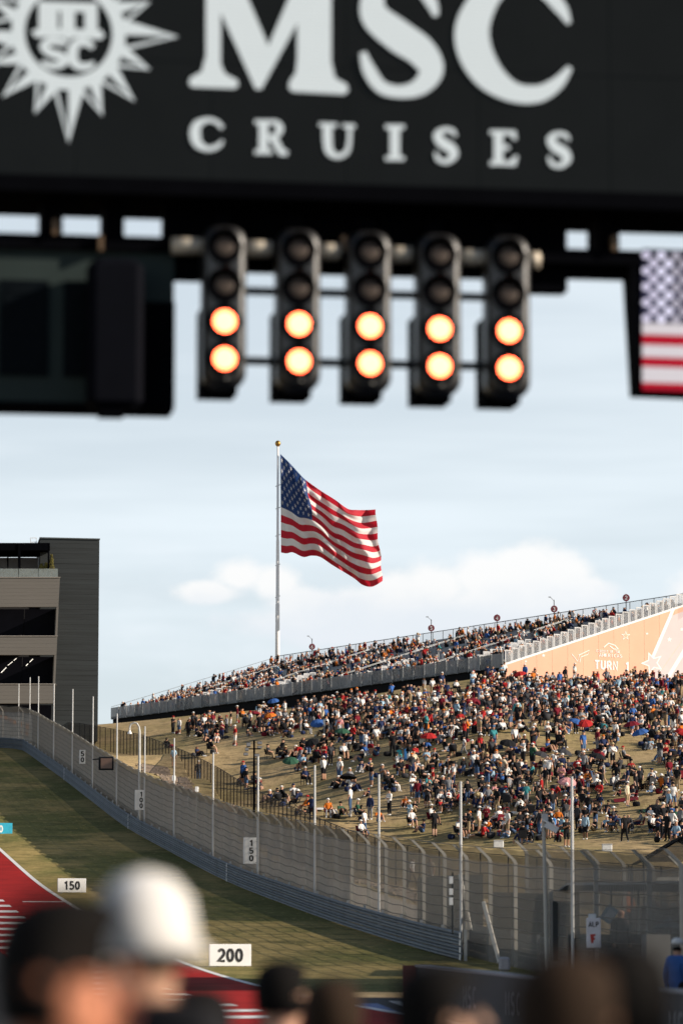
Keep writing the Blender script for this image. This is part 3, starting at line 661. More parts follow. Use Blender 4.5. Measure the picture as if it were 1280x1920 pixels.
def flag_pt(s, t, off=0.0):
    a = edge_at(TOPE, s); c = edge_at(BOTE, s)
    x = a[0] + (c[0] - a[0]) * t; y = a[1] + (c[1] - a[1]) * t
    ph = s * 15.5 - t * 3.4; amp = min(1, s * 2.6)
    fold = math.sin(ph) + .45 * math.sin(2.3 * ph + 1 + 2 * t)
    y += amp * (14 * math.sin(ph + .7) * math.sin(math.pi * t) + 6 * math.sin(s * 31 + t * 5) * math.sin(math.pi * min(t * 1.2, 1)))
    x += amp * (10 * math.cos(ph) * math.sin(math.pi * t) + 5 * math.sin(t * 17 + s * 4))
    dy = amp * 1.45 * (.75 * fold + .28 * math.sin(s * 33 - t * 9 + .6) + .16 * math.sin(s * 21 + t * 23) + .12 * math.sin(t * 40 - s * 13))
    p = at(*z6(x, y), FY - .2 + dy - 1.2 * s); return p + Vector((0, off, 0))
NS, NT = 130, 104
V = [flag_pt(i / NS, j / NT) for j in range(NT + 1) for i in range(NS + 1)]; F = []; MI = []
for j in range(NT):
    for i in range(NS):
        F.append((j * (NS + 1) + i, j * (NS + 1) + i + 1, (j + 1) * (NS + 1) + i + 1, (j + 1) * (NS + 1) + i))
        st = int((j + .5) / NT * 13); MI.append(2 if (i + .5) / NS < .4 and st < 7 else (0 if st % 2 == 0 else 1))
def cloth(name, c):
    m = mat(name, c, .75, 0, .06, .8); nt = m.node_tree; b = nt.nodes['Principled BSDF']
    tl = nt.nodes.new('ShaderNodeBsdfTranslucent'); tl.inputs[0].default_value = (*c, 1); mx = nt.nodes.new('ShaderNodeMixShader'); mx.inputs[0].default_value = .35
    nt.links.new(b.outputs[0], mx.inputs[1]); nt.links.new(tl.outputs[0], mx.inputs[2]); nt.links.new(mx.outputs[0], nt.nodes['Material Output'].inputs['Surface']); return m
fr, fw, fbl = cloth('flag_red', (.50, .012, .03)), cloth('flag_white', (.74, .72, .70)), cloth('flag_blue', (.018, .05, .17))
fo = V[0].copy(); me = bpy.data.meshes.new('flag'); me.from_pydata([tuple(p - fo) for p in V], [], F)
for m in (fr, fw, fbl): me.materials.append(m)
me.polygons.foreach_set('material_index', MI); me.polygons.foreach_set('use_smooth', [True] * len(F))
flag = bpy.data.objects.new('flag', me); col.objects.link(flag); flag.location = fo; tag(flag, 'large stars and stripes flag flying from the tall white flagpole', 'flag')
for r in range(9):
    for c in range(6 if r % 2 == 0 else 5):
        s0 = (.4 / 12) * (1 + 2 * c + (r % 2)); t0 = (7 / 13) / 10 * (r + 1); b = MB()
        for off in (-.05, .05): b.poly([flag_pt(s0 + math.cos(R(-90 + 36 * k)) * .0165 * (1 if k % 2 == 0 else .4), t0 + math.sin(R(-90 + 36 * k)) * .030 * (1 if k % 2 == 0 else .4), off) for k in range(10)])
        b.build('star', fw, flag, origin=fo)

# ------------------------------------------------------------------ tan and charcoal building at the top of the climb
BY = 402
bd = tag(empty('hospitality_building', at(95, 1345, BY)), 'tan and charcoal hospitality building with dark window bands and roof terrace', 'building'); o = bd.location.copy()
tan_m = mat('tan_cladding', (.135, .124, .110), .75, 0, .06, .6, stretch=(.3, 1, 6)); char_m = mat('charcoal_cladding', (.022, .027, .029), .8, 0, .3, .5, .15, stretch=(.25, .25, 7)); win_m = mat('dark_glass', (.003, .003, .005), .5, 0, .2, 1, spec=.04)
skew = Vector((1, .12, 0)).normalized(); back = Vector((-.12, 1, 0)).normalized()
def bpt(u, v, dep=0.0): p = on_plane(u, v, at(110, 1200, BY), back); return p + back * dep
def bslab(pts, d0, d1, m, name, parent=bd):
    b = MB(); b.slab([bpt(u, v, d0) for u, v in pts], back * (d1 - d0)); return b.build(name, m, parent, origin=o)
L_ = -420
for (vt, vb, ut, ub) in ((1083, 1138, 113, 110), (1193, 1228, 108, 106.5), (1283, 1319, 104.5, 103)):   # tan bands made of cladding boards
    nb_ = 8 if vb - vt > 40 else 5
    for k in range(nb_):
        a, c = vt + (vb - vt) * k / nb_, vt + (vb - vt) * (k + 1) / nb_ - .15; ua, uc = ut + (ub - ut) * k / nb_, ut + (ub - ut) * (k + 1) / nb_
        bslab([(L_, a), (ua, a), (uc, c), (L_, c)], 0, .5, tan_m, 'cladding_board')
    bslab([(L_, vt - 1.2), (ut + .8, vt - 1.2), (ut + .8, vt + .3), (L_, vt + .3)], -.08, .6, mat('tan_trim', (.26, .235, .21), .6), 'ledge')
for (vt, vb, ut, ub) in ((1138, 1193, 106, 104), (1228, 1283, 102, 100), (1319, 1380, 99, 97)):
    for k in range(9):
        u1 = ut - k * 58; u0 = max(u1 - 57, L_)
        w = bslab([(u0, vt), (u1, vt), (u1 - (ut - ub), vb), (u0 - (ut - ub), vb)], 2.6, 2.7, win_m, 'window')
bslab([(L_, 1083), (104, 1083), (97, 1390), (L_, 1390)], 3.4, 16, mat('core_dark', (.02, .02, .022), .9), 'core')
for (vt, vb, ut, ub) in ((1137, 1194, 110.5, 108), (1227, 1284, 106.5, 104)): bslab([(ut - 4, vt), (ut, vt), (ub, vb), (ub - 4, vb)], .02, 3.3, tan_m, 'end_fin')
for v in (1193, 1283):   # slabs between the storeys, seen from below
    bslab([(L_, v), (107, v), (107, v + 1.5), (L_, v + 1.5)], .5, 3.0, tan_m, 'floor_slab')
# strip lights glimpsed on the ceiling behind the lower windows
lm = mat('strip_light', (.8, .8, .75), .5, emit=(1, .93, .8), es=.9)
for (u0, v0, u1, v1) in ((4, 1258, 14, 1248), (17, 1244, 26, 1237), (28, 1235, 33, 1231), (51, 1245, 55, 1241), (58, 1238, 64, 1232), (-3, 1232, 0, 1230)):
    b = MB(); b.tube([bpt(u0, v0, 2.5), bpt(u1, v1, 2.5)], .035, 4); b.build('ceiling_light', lm, bd, origin=o)
# charcoal tower of long boards
tw_t, tw_b = 1003, 1385
nb_ = 40
for k in range(nb_):
    a = tw_t + (tw_b - tw_t) * k / nb_; c = tw_t + (tw_b - tw_t) * (k + 1) / nb_ - .2
    bslab([(78, a), (190 - 3.5 * k / nb_, a + 2.0), (190 - 3.5 * (k + 1) / nb_, c + 2.0), (78, c)], 3.0 + rnd.uniform(0, .03), 3.5, char_m, 'charcoal_board')
bslab([(80, 1004), (189, 1006), (185.6, 1387), (80, 1387)], 3.52, 15, char_m, 'tower_core')
bslab([(77, 1001.5), (191, 1004), (191, 1006), (77, 1003.8)], 2.9, 15.2, mat('coping', (.10, .11, .11), .5, .4), 'coping')
# roof terrace: glass rail, pergola, ladder frame
for k in range(6): bslab([(109 - 37 * k - 36, 1066), (109 - 37 * k, 1066), (109 - 37 * k, 1082), (109 - 37 * k - 36, 1082)], .1, .13, net('terrace_glass', (.30, .34, .33), .5), 'glass_panel')
for (u0, v0, u1, v1, d0, d1) in ((L_, 1016, 95, 1030, 1.0, 8), (18, 1030, 20.5, 1080, 6.5, 7), (35, 1018, 40, 1082, .9, 1.3), (91, 1018, 94, 1078, 1.0, 1.4), (-30, 1018, -27, 1080, .9, 1.3)): bslab([(u0, v0), (u1, v0), (u1, v1), (u0, v1)], d0, d1, blackmat_m, 'pergola')
bslab([(L_, 1030), (78, 1030), (78, 1082), (L_, 1082)], 8.5, 8.8, mat('terrace_wall', (.34, .32, .30), .8), 'terrace_wall')
for q in (((62, 1014), (62, 997)), ((62, 997), (73, 997)), ((73, 997), (73, 1010)), ((62, 1005), (73, 1005))):
    b = MB(); b.tube([bpt(*q[0], 6), bpt(*q[1], 6)], .05, 4); b.build('roof_ladder', white_m, bd, origin=o)
leaf_m = mat('shrub_yellow_green', (.16, .14, .03), .8, 0, .4, 3)
for u, v, h in ((98, 1066, 30), (88, 1066, 14), (79, 1066, 12)):
    p = bpt(u, v + 14, 1.6); hh = h * BY / 7200; sh = tag(empty('conifer_shrub', p), 'narrow yellow-green conifer on the roof terrace%s' % (', the tallest' if h == 30 else ', %s' % ('next to the tall one' if u == 88 else 'beside the pergola')), 'shrub')
    b = MB(); b.tube([p, p + Vector((0, 0, hh))], [.06, .01], 5); b.build('trunk', mat('shrub_bark', (.08, .05, .03), .9), sh, origin=p)
    b = MB()
    for k in range(420):
        f = rnd.random(); r = (1 - f) ** .8 * .38 * rnd.uniform(.5, 1.05) + .03; a = rnd.random() * 6.283; c = p + Vector((r * math.cos(a), r * math.sin(a), .7 + f * hh)); sz = rnd.uniform(.06, .12)
        d = Vector((math.cos(a) * .5, math.sin(a) * .5, 1)); e = Vector((-math.sin(a), math.cos(a), 0)); b.poly([c - e * sz * .5, c + e * sz * .5, c + d * sz * 1.6])
    b.build('crown', leaf_m, sh, origin=p)
# orange and white hoarding behind the fence at the end of the straight
hb = tag(empty('hoarding', at(25, 1390, 347)), 'white hoarding with orange arrow shapes behind the debris fence', 'hoarding'); o2 = hb.location.copy()
b = MB(); b.slab([at(u, v, 347) for u, v in ((-120, 1338), (60, 1345), (60, 1392), (-120, 1392))], (0, .15, 0)); b.build('panel', mat('hoarding_pale', (.36, .36, .35), .7, 0, .12, .8), hb, origin=o2)
orange_m = mat('orange_print', (.75, .26, .015), .6)
for i, (x, y, w, h) in enumerate(((-4, 1340, 9, 7), (4, 1344, 6, 8), (12, 1346, 7, 9), (20, 1350, 5, 8), (28, 1354, 6, 9), (43, 1358, 6, 11), (52, 1362, 6, 13), (43, 1373, 6, 6), (51, 1375, 6, 8), (-14, 1338, 7, 7), (-26, 1337, 8, 7))):
    b = MB(); b.poly([at(u, v, 346.94 - .002 * i) for u, v in ((x - w / 2, y - h / 2), (x + w / 2, y - h / 2 + 2), (x + w / 2, y + h / 2), (x - w / 2, y + h / 2 - 2))]); b.build('arrow_shape', orange_m, hb, origin=o2)

# ------------------------------------------------------------------ lamps, panel, camera and boxes around the fence
y = 228; p0 = at(262, 1470, y); t = tag(empty('gooseneck_lamp', (p0.x, p0.y, Hs(p0.x, p0.y))), 'curved gooseneck lamp post bending over the debris fence', 'lamp'); o = t.location.copy()
pts = [Vector((p0.x, p0.y, o.z)), at(262, 1400, y), at(262, 1372, y), at(261, 1363, y), at(257, 1356.5, y), at(252, 1355, y), at(246, 1358, y), at(243.5, 1364, y), at(243.5, 1369, y)]
b = MB(); b.tube(pts, [.075] * 3 + [.055] * 6, 8); b.build('post', mat('lamp_grey', (.50, .49, .46), .5, .2), t, origin=o)
b = MB(); b.lathe(pts[-1] + Vector((0, 0, -.22)), [(.13, 0), (.12, .08), (.06, .16), (.04, .24)], 10); b.build('lamp_shade', white_m, t, origin=o)
y = 243; c = at(199.5, 1431.5, y - .6); t = tag(empty('marshal_panel', c), 'dark square marshal light panel fixed to the debris fence', 'light panel'); o = c.copy(); s = (y - .6) / 7200
b = MB(); b.cbox(c, (28 * s, .22, 25 * s), .03); b.build('housing', black_m, t, origin=o)
b = MB(); b.box(c + Vector((.02, -.13, 0)), (21 * s, .03, 19 * s)); b.build('screen', mat('brown_screen', (.15, .085, .06), .35, 0, .15, 2), t, origin=o)
b = MB(); b.tube([at(174, 1424, y - .5), at(186, 1423, y - .5)], .04, 5); b.build('arm', black_m, t, origin=o)
# floodlight tower at the foot of the hill
y = 240; p = at(476.5, 1497, y); t = tag(empty('floodlight_tower', (p.x, p.y, Hs(p.x, p.y))), 'mobile floodlight tower with six dark lamp heads on a mast', 'floodlight'); o = t.location.copy()
b = MB(); b.tube([o, at(476.5, 1388, y)], [.09, .06], 6); b.build('mast', blackmat_m, t, origin=o)
for (u, v, w, h) in ((487, 1393, 9, 6), (487, 1401, 9, 5), (482, 1416, 10, 6), (466, 1396, 8, 9), (463, 1405, 7, 7), (461, 1414, 9, 6)):
    c = at(u, v, y - .2); s = y / 7200; b = MB(); b.cbox(c, (w * s, .18, h * s), .03); lh = b.build('lamp_head', mat('lamp_black', (.03, .03, .032), .5), t, origin=o)
    b = MB(); b.box(c - Vector((0, .1, 0)), (w * s * .8, .03, h * s * .7)); b.build('lens', mat('lamp_lens_off', (.22, .22, .23), .3), lh, origin=o)
b = MB(); b.tube([at(461, 1404, y - .05), at(489, 1404, y - .05)], .04, 5); b.build('crossbar', blackmat_m, t, origin=o)
b = MB(); b.box(o + Vector((0, 0, .5)), (1.1, .8, .7)); b.build('base', darkgrey_m, t, origin=o)
# broadcast camera on its post, white boxes on the fence
y = 104; c = at(1030, 1546, y); s = y / 7200; t = tag(empty('camera_post', (c.x - .1, c.y, Hs(c.x - .1, c.y))), 'white remote camera with hood on a thin post over the fence', 'camera'); o = t.location.copy()
b = MB(); b.tube([o, at(1018, 1530, y)], .05, 6); b.build('post', postm, t, origin=o)
M3 = Matrix.Rotation(R(28), 3, 'Y')
b = MB(); b.box(at(1033, 1551, y - .1), (26 * s, .2, 12 * s), M3); b.build('body', white_m, t, origin=o)
b = MB(); b.box(at(1031, 1545, y - .1), (31 * s, .24, 2.2 * s), M3); b.build('hood', white_m, t, origin=o)
b = MB(); b.box(at(1021, 1534, y), (11 * s, .18, 16 * s)); b.build('mount', mat('mount_grey', (.55, .54, .52), .5), t, origin=o)
b = MB(); b.lathe(at(1045, 1557, y - .1), [(.06, -.03), (.07, .0), (.06, .05)], 10, (1, 0, -.5)); b.build('lens', black_m, t, origin=o)
for u, v, lab in ((326, 1459, 'white junction box on the debris fence top beside a white pole'), (369, 1480, 'white junction box on the debris fence top beyond the slim poles')):
    y = 164500 / (u + 454); c = at(u, v, y); s = y / 7200; b = MB(); b.cbox(c, (6.5 * s, .2, 10 * s), .02); jb = b.build('junction_box', white_m, None, origin=c); tag(jb, lab, 'box')
    b = MB(); b.tube([c - Vector((0, 0, .15)), c - Vector((0, -.1, 1.6))], .03, 5); b.build('stem', postm, jb, origin=c)
for k, (u, v, h) in enumerate(((845, 1650, 14), (845, 1672, 12), (845, 1690, 14))):
    c = at(u, v, 122.3); s = 122.3 / 7200
    if k == 0: mk = tag(empty('marker_plate', c), 'narrow white marker plates strung up beside the barrier end pole', 'marker')
    b = MB(); b.cbox(c, (7 * s, .03, h * s), .006); b.build('plate', sign_w, mk, origin=mk.location)
b = MB(); b.tube([at(848, 1636, 122.4), at(848, 1752, 122.4)], .03, 5); b.build('stem', darkgrey_m, mk, origin=mk.location)
# ------------------------------------------------------------------ start gantry
GD = Vector((1, .152, 0)).normalized(); GN = Vector((.152, -1, 0)).normalized(); GP0 = at(640, 500, 27)
def gp(u, v, off=0.0): return on_plane(u, v, GP0 + GN * off, GN)
def ga(p): return (Vector(p) - GP0).dot(GD)
def gz(v, ur=640, off=0.0): return gp(ur, v, off).z
def gpos(a, z, off=0.0): p = GP0 + GD * a + GN * off; return Vector((p.x, p.y, z))
def pbox(b, u0, v0, u1, v1, o0, o1, ur=None):
    """box facing the grid: pixel edges measured on its front face, then o0 (front) to o1 (back) in metres along the normal"""
    ur = (u0 + u1) / 2 if ur is None else ur; vm = (v0 + v1) / 2
    a0, a1 = ga(gp(u0, vm, o0)), ga(gp(u1, vm, o0)); z0, z1 = gp(ur, v1, o0).z, gp(ur, v0, o0).z
    return b.hexa([gpos(a, z, o) for z in (z0, z1) for o in (o0, o1) for a in (a0, a1)])
gan = tag(empty('start_gantry', gpos(0, 0)), 'black overhead start gantry spanning the track above the lights', 'gantry'); o = gan.location.copy()
def gpart(name, m, *bx_):
    b = MB()
    for q in bx_: pbox(b, *q)
    return b.build(name, m, gan, origin=o)
gpart('lower_chord', blackmat_m, (-1500, 440, 2700, 468, .25, -.25, 150))
gpart('upper_chord', blackmat_m, (-1500, 348, 2700, 384, .25, -.5, 640))
for u0, u1 in ((80, 118), (197, 233), (1122, 1160), (-120, -60), (-300, -260), (1400, 1440), (1560, 1600)): gpart('strut', blackmat_m, (u0, 380, u1, 470, .2, -.2))
gpart('mounting_plate', blackmat_m, (308, 376, 1062, 508, .1, -.1, 640))
gpart('mounting_plate', blackmat_m, (325, 440, 386, 520, .14, -.05))
gpart('mounting_plate', blackmat_m, (985, 480, 1063, 545, .14, -.05))
gpart('lower_chord', blackmat_m, (1062, 478, 1215, 516, .12, -.1))
beige = mat('pipe_beige', (.55, .48, .38), .5, .2, .1, 4)
for u0, u1 in ((322, 384), (462, 508), (600, 636), (730, 770), (862, 910), (990, 1010)):
    c0 = gp(u0, 462 + (u0 - 350) * .04, .3); c1 = gp(u1, 462 + (u1 - 350) * .04, .3); c1.z = c0.z; b = MB(); b.tube([c0, c1], .062, 10); b.build('pipe', beige, gan, origin=o, smooth=True)
for u, v in ((104, 425), (190, 455), (1152, 455), (645, 455)):
    b = MB(); pbox(b, u - 4, v - 14, u + 4, v + 14, .3, .2); b.build('clamp', mat('clamp_brass', (.16, .10, .055), .5, .3), gan, origin=o)
for v, ur in ((546, 480), (677, 480)):
    z = gp(ur, v, .2).z; b = MB(); b.tube([gpos(ga(gp(400, v, .2)), z, .2), gpos(ga(gp(940, v, .2)), z, .2)], .03, 8); b.build('light_crossbar', darkgrey_m, gan, origin=o)
for a in (-9.5, 11.0):   # towers at either side of the track, with lattice
    for da in (-.5, .5):
        for do in (-.5, .5):
            b = MB(); b.tube([gpos(a + da, 0, do), gpos(a + da, 10.5, do)], .09, 6); b.build('tower_leg', darkgrey_m, gan, origin=o)
    for k in range(10):
        b = MB(); b.tube([gpos(a - .5, .2 + k, .5), gpos(a + .5, 1.2 + k, .5)], .04, 5); b.build('tower_brace', darkgrey_m, gan, origin=o)
        b = MB(); b.tube([gpos(a - .5, .2 + k, -.5), gpos(a + .5, 1.2 + k, -.5)], .04, 5); b.build('tower_brace', darkgrey_m, gan, origin=o)

# large LED screen
scr = tag(empty('led_screen', gp(640, 345, .45)), 'huge dark LED screen showing white MSC CRUISES lettering on the gantry', 'screen'); so = scr.location.copy()
led_m = mat('led_black', (.003, .0035, .004), .8, 0, .25, 2.5, emit=(.62, .76, .80), es=.0062, spec=.05); led_w = mat('led_white', (.06, .06, .06), .8, emit=(.80, .86, .86), es=.70, spec=.05)
nt = led_w.node_tree; wv = nt.nodes.new('ShaderNodeTexWave'); wv.bands_direction = 'Z'; wv.inputs['Scale'].default_value = 12; wv.inputs['Distortion'].default_value = .4   # rows of diodes
tcn = nt.nodes.new('ShaderNodeTexCoord'); nt.links.new(tcn.outputs['Object'], wv.inputs['Vector']); mr = nt.nodes.new('ShaderNodeMapRange'); mr.inputs[3].default_value = .44; mr.inputs[4].default_value = .60
nt.links.new(wv.outputs['Fac'], mr.inputs[0]); nt.links.new(mr.outputs[0], nt.nodes['Principled BSDF'].inputs['Emission Strength'])
a0, a1, zb, zt = ga(gp(-900, 200, .45)), ga(gp(2100, 200, .45)), gz(345, 640, .45), gz(345, 640, .45) + 4.2
nc, nr = 12, 5
for i in range(nc):
    for j in range(nr):   # cabinets of the screen
        x0, x1 = a0 + (a1 - a0) * i / nc + .004, a0 + (a1 - a0) * (i + 1) / nc - .004; y0, y1 = zb + (zt - zb) * j / nr + .004, zb + (zt - zb) * (j + 1) / nr - .004
        b = MB(); b.hexa([gpos(x, z, q) for z in (y0, y1) for q in (.45, .2) for x in (x0, x1)]); b.build('cabinet', led_m, scr, origin=so)
b = MB(); b.hexa([gpos(x, z, q) for z in (zb - .12, zb - .005) for q in (.48, .15) for x in (a0, a1)]); b.build('bezel', blackmat_m, scr, origin=so)
SL = .0325
def sp(u, v, k=0): return gp(u, v, .456 + .0002 * k)
def sglyph(polys, name):
    b = MB(); k = 0
    for q in polys: b.poly([sp(u, v, k) for u, v in q]); k += 1
    return b.build(name, led_w, scr, origin=so)
def stroke_w(pts, k=7): return stroke2d(pts, None, True, k)
sglyph([[(386, -44), (414, -44), (414, 120), (422, 138), (445, 150), (447, 160), (440, 166), (360, 163), (354, 156), (357, 146), (378, 134), (386, 105)],
        [(360, -62), (440, -62), (503, 86), (566, -62), (640, -62), (640, -44), (560, 38), (490, 167), (479, 167), (413, 22), (386, -40)],
        [(557, -40), (621, -36), (621, 115), (628, 146), (650, 158), (653, 170), (645, 177), (548, 172), (541, 164), (543, 152), (554, 137), (557, 110)]], 'letter')
sglyph(stroke_w([(817, 30, 10), (808, 4, 22), (784, -24, 20), (745, -36, 24), (704, -14, 38), (702, 28, 52), (745, 66, 60), (788, 96, 56), (808, 130, 46), (790, 160, 34), (755, 172, 24), (716, 164, 24), (692, 132, 24), (680, 98, 12)]), 'letter')
sglyph(stroke_w([(1066, 44, 8), (1050, 14, 24), (1016, -20, 26), (970, -36, 26), (920, -14, 46), (888, 40, 62), (888, 90, 65), (915, 140, 56), (960, 172, 38), (1008, 176, 32), (1044, 156, 24), (1068, 126, 10)]), 'letter')
def serifv(x, y0, y1, w, s=11): return [[(x - w / 2, y0), (x + w / 2, y0), (x + w / 2, y1), (x - w / 2, y1)], [(x - w / 2 - s, y0), (x + w / 2 + s, y0), (x + w / 2 + s, y0 + 8), (x - w / 2 - s, y0 + 8)], [(x - w / 2 - s, y1 - 8), (x + w / 2 + s, y1 - 8), (x + w / 2 + s, y1), (x - w / 2 - s, y1)]]
sglyph(stroke_w([(417, 240, 8), (405, 228, 8), (388, 225, 9), (370, 234, 16), (366, 252, 20), (372, 270, 16), (390, 279, 10), (408, 274, 9), (418, 264, 5)]), 'letter')
sglyph(serifv(494, 225, 289, 17, 8) + stroke_w([(498, 229, 8), (518, 230, 9), (524, 241, 15), (518, 254, 9), (498, 256, 7)]) + [[(502, 256), (518, 254), (532, 280), (540, 283), (538, 292), (524, 291)]], 'letter')
sglyph([[(598, 230), (632, 231), (632, 238), (598, 237)], [(642, 232), (666, 233), (666, 240), (642, 239)]] + stroke_w([(614, 232, 17), (614, 262, 17), (618, 284, 15), (634, 293, 10), (650, 284, 9), (655, 262, 8), (655, 236, 8)]), 'letter')
sglyph(serifv(740, 234, 301, 18, 9), 'letter')
def es_(x, y): return stroke_w([(x + 18, y - 17, 4), (x + 12, y - 27, 9), (x - 4, y - 30, 9), (x - 16, y - 20, 15), (x - 8, y - 6, 19), (x + 9, y + 5, 19), (x + 14, y + 18, 16), (x + 2, y + 30, 9), (x - 14, y + 26, 9), (x - 20, y + 12, 5)], 4)
sglyph(es_(836, 273), 'letter'); sglyph(es_(1048, 281), 'letter')
sglyph(serifv(934, 244, 310, 17, 8) + [[(936, 244), (966, 245), (968, 262), (962, 262), (956, 253), (936, 252)], [(936, 302), (956, 302), (964, 292), (971, 292), (966, 311), (936, 310)], [(936, 272), (954, 272), (954, 281), (936, 281)]], 'letter')
# compass emblem
cx, cyy = 129, 62
def em(x, y): return (cx + x, cyy + y + x * SL)
ro, ri_ = 106, 82
sglyph([[em(ro * math.cos(R(a)), ro * math.sin(R(a))), em(ro * math.cos(R(a + 6)), ro * math.sin(R(a + 6))), em(ri_ * math.cos(R(a + 6)), ri_ * math.sin(R(a + 6))), em(ri_ * math.cos(R(a)), ri_ * math.sin(R(a)))] for a in range(0, 360, 6)], 'emblem_ring')
for k in range(16):
    a = 22.5 * k; big = k % 4 == 0; L = 206 if big else (176 if k % 2 == 0 else 166); wd = 30 if big else 24; rb_ = 104; br = rb_ * math.cos(R(10)) * .98
    def q(r, d): return em(r * math.cos(R(a)) - d * math.sin(R(a)), r * math.sin(R(a)) + d * math.cos(R(a)))
    polys = [[q(br, 0), q(L, 0), q(br, -wd)], [q(br, wd), q(L, 0), q(L - 14, 0), q(br, wd - 7)], [q(br, wd - 3), q(br, 0), q(br + 6, 0), q(br + 6, wd - 6)]]
    if k not in (11, 12, 13): sglyph([[p for p in pl] for pl in polys], 'emblem_ray')
    else: sglyph(polys, 'emblem_ray')
def mm(pts): return [em(x, y) for x, y in pts]
sglyph([mm(p) for p in ([(-56, -58), (-20, -58), (-20, -2), (-56, -2)], [(-34, -58), (54, -58), (54, -40), (-34, -40)], [(-14, -42), (12, -42), (12, -2), (-14, -2)], [(30, -50), (54, -50), (54, -2), (30, -2)], [(-70, -2), (-50, -8), (60, -8), (68, 2), (60, 10), (10, 8), (0, 14), (-10, 8), (-62, 10)])], 'emblem_letter')
sglyph([[em(x, y) for x, y in q] for q in stroke_w([(-4, 22, 8), (-12, 17, 13), (-36, 17, 14), (-46, 27, 16), (-34, 38, 16), (-14, 44, 17), (-8, 54, 15), (-22, 62, 13), (-40, 61, 12), (-50, 54, 7)], 4)], 'emblem_letter')
sglyph([[em(x, y) for x, y in q] for q in stroke_w([(46, 26, 10), (34, 17, 14), (16, 18, 16), (8, 32, 20), (8, 48, 20), (16, 60, 16), (34, 62, 14), (48, 54, 8)], 4)], 'emblem_letter')

# five start lights
house_m = mat('signal_black', (.005, .005, .006), .45, 0, .1, 6, spec=1.0); lens_off = mat('lens_smoked', (.075, .058, .048), .55, 0, .15, 8, spec=.2); lens_on = mat('lens_lit', (.5, .1, .02), .4, emit=(1, .125, .05), es=12.5)
# lit lens: warm glow
ln = lens_on.node_tree.nodes['Principled BSDF']; ln.inputs['Emission Color'].default_value = (1.0, .105, .04, 1)
for k, (u, vl) in enumerate(((421, (462, 534, 603, 673)), (560, (468, 540, 608, 678)), (693, (472, 543, 612, 682)), (823.5, (477, 547, 617, 687)), (953, (481, 551, 621, 691)))):
    t = tag(empty('start_light', gp(u, vl[3] + 40, .25)), ('start light column nearest the dark display board', 'start light column second from the dark display board', 'middle start light column of five on the gantry', 'start light column second from the flag screen side', 'start light column nearest the flag screen')[k] + ' with two lit lamps', 'signal light', 'five start lights hanging from the gantry'); lo = t.location.copy()
    d = .42; uw = 41; c = gp(u + 2, (vl[0] + vl[3]) / 2 + 6, d)
    W_ = (ga(gp(u + uw, 560, d)) - ga(gp(u - uw, 560, d))); Hh = gp(u, vl[0] - 42, d).z - gp(u, vl[3] + 52, d).z; zc = (gp(u, vl[0] - 42, d).z + gp(u, vl[3] + 52, d).z) / 2; ac = ga(c)
    b = MB(); rings = []
    def rr(w, h, q, n=5, rad=.11):   # rounded front outline
        out = []
        for (sx, sz, a0_) in ((1, 1, 0), (-1, 1, 90), (-1, -1, 180), (1, -1, 270)):
            for i in range(n + 1):
                a = R(a0_ + 90 * i / n); out.append(gpos(ac + sx * (w / 2 - rad) + rad * math.cos(a), zc + sz * (h / 2 - rad) + rad * math.sin(a), q))
        return out
    b.loft([rr(W_ - .16, Hh - .16, d + .012)] + [rr(W_ - .13 * (1 - math.sin(R(j * 15))), Hh - .13 * (1 - math.sin(R(j * 15))), d + .012 - .09 * (1 - math.cos(R(j * 15)))) for j in range(7)] + [rr(W_, Hh, d - .2)], True, True); b.build('housing', house_m, t, origin=lo, smooth=True)
    b = MB(); b.hexa([gpos(ac + x, zc + z, q) for z in (-Hh / 2 - .02, .02) for q in (d - .21, -.12) for x in (-W_ * .46, W_ * .36)]); b.build('rear_box', blackmat_m, t, origin=lo)
    b = MB(); b.hexa([gpos(ac + x, zc + Hh / 2 + z, q) for z in (-.35, .12) for q in (d - .21, 0) for x in (-.06, .06)]); b.build('bracket', blackmat_m, t, origin=lo)
    for i, v in enumerate(vl):
        cc = gp(u, v, d + .016); lit = i > 1
        b = MB(); b.lathe(cc, [(.112 if lit else .092, 0), (.104 if lit else .085, .012), (.05, .024), (.0, .028)], 24, GN); b.build('lens', lens_on if lit else lens_off, t, origin=lo, smooth=True)
        b = MB(); b.lathe(cc - GN * .012, [(.113, 0), (.124, .0), (.124, .03), (.118, .035), (.113, .03)], 24, GN); b.build('bezel', blackmat_m, t, origin=lo)
        if not lit:   # sun visor over the unlit lamps
            vis = MB(); rg = [[], []]
            for j in range(13):
                a = R(8 + 164 * j / 12)
                for w_, ln_ in ((0, .0), (1, .09 * math.sin(a) + .012)):
                    rg[w_].append(cc + (GD * math.cos(a) + Vector((0, 0, 1)) * math.sin(a)) * .112 + GN * ln_)
            vis.loft(rg, False, False); vis.build('visor', house_m, t, origin=lo)

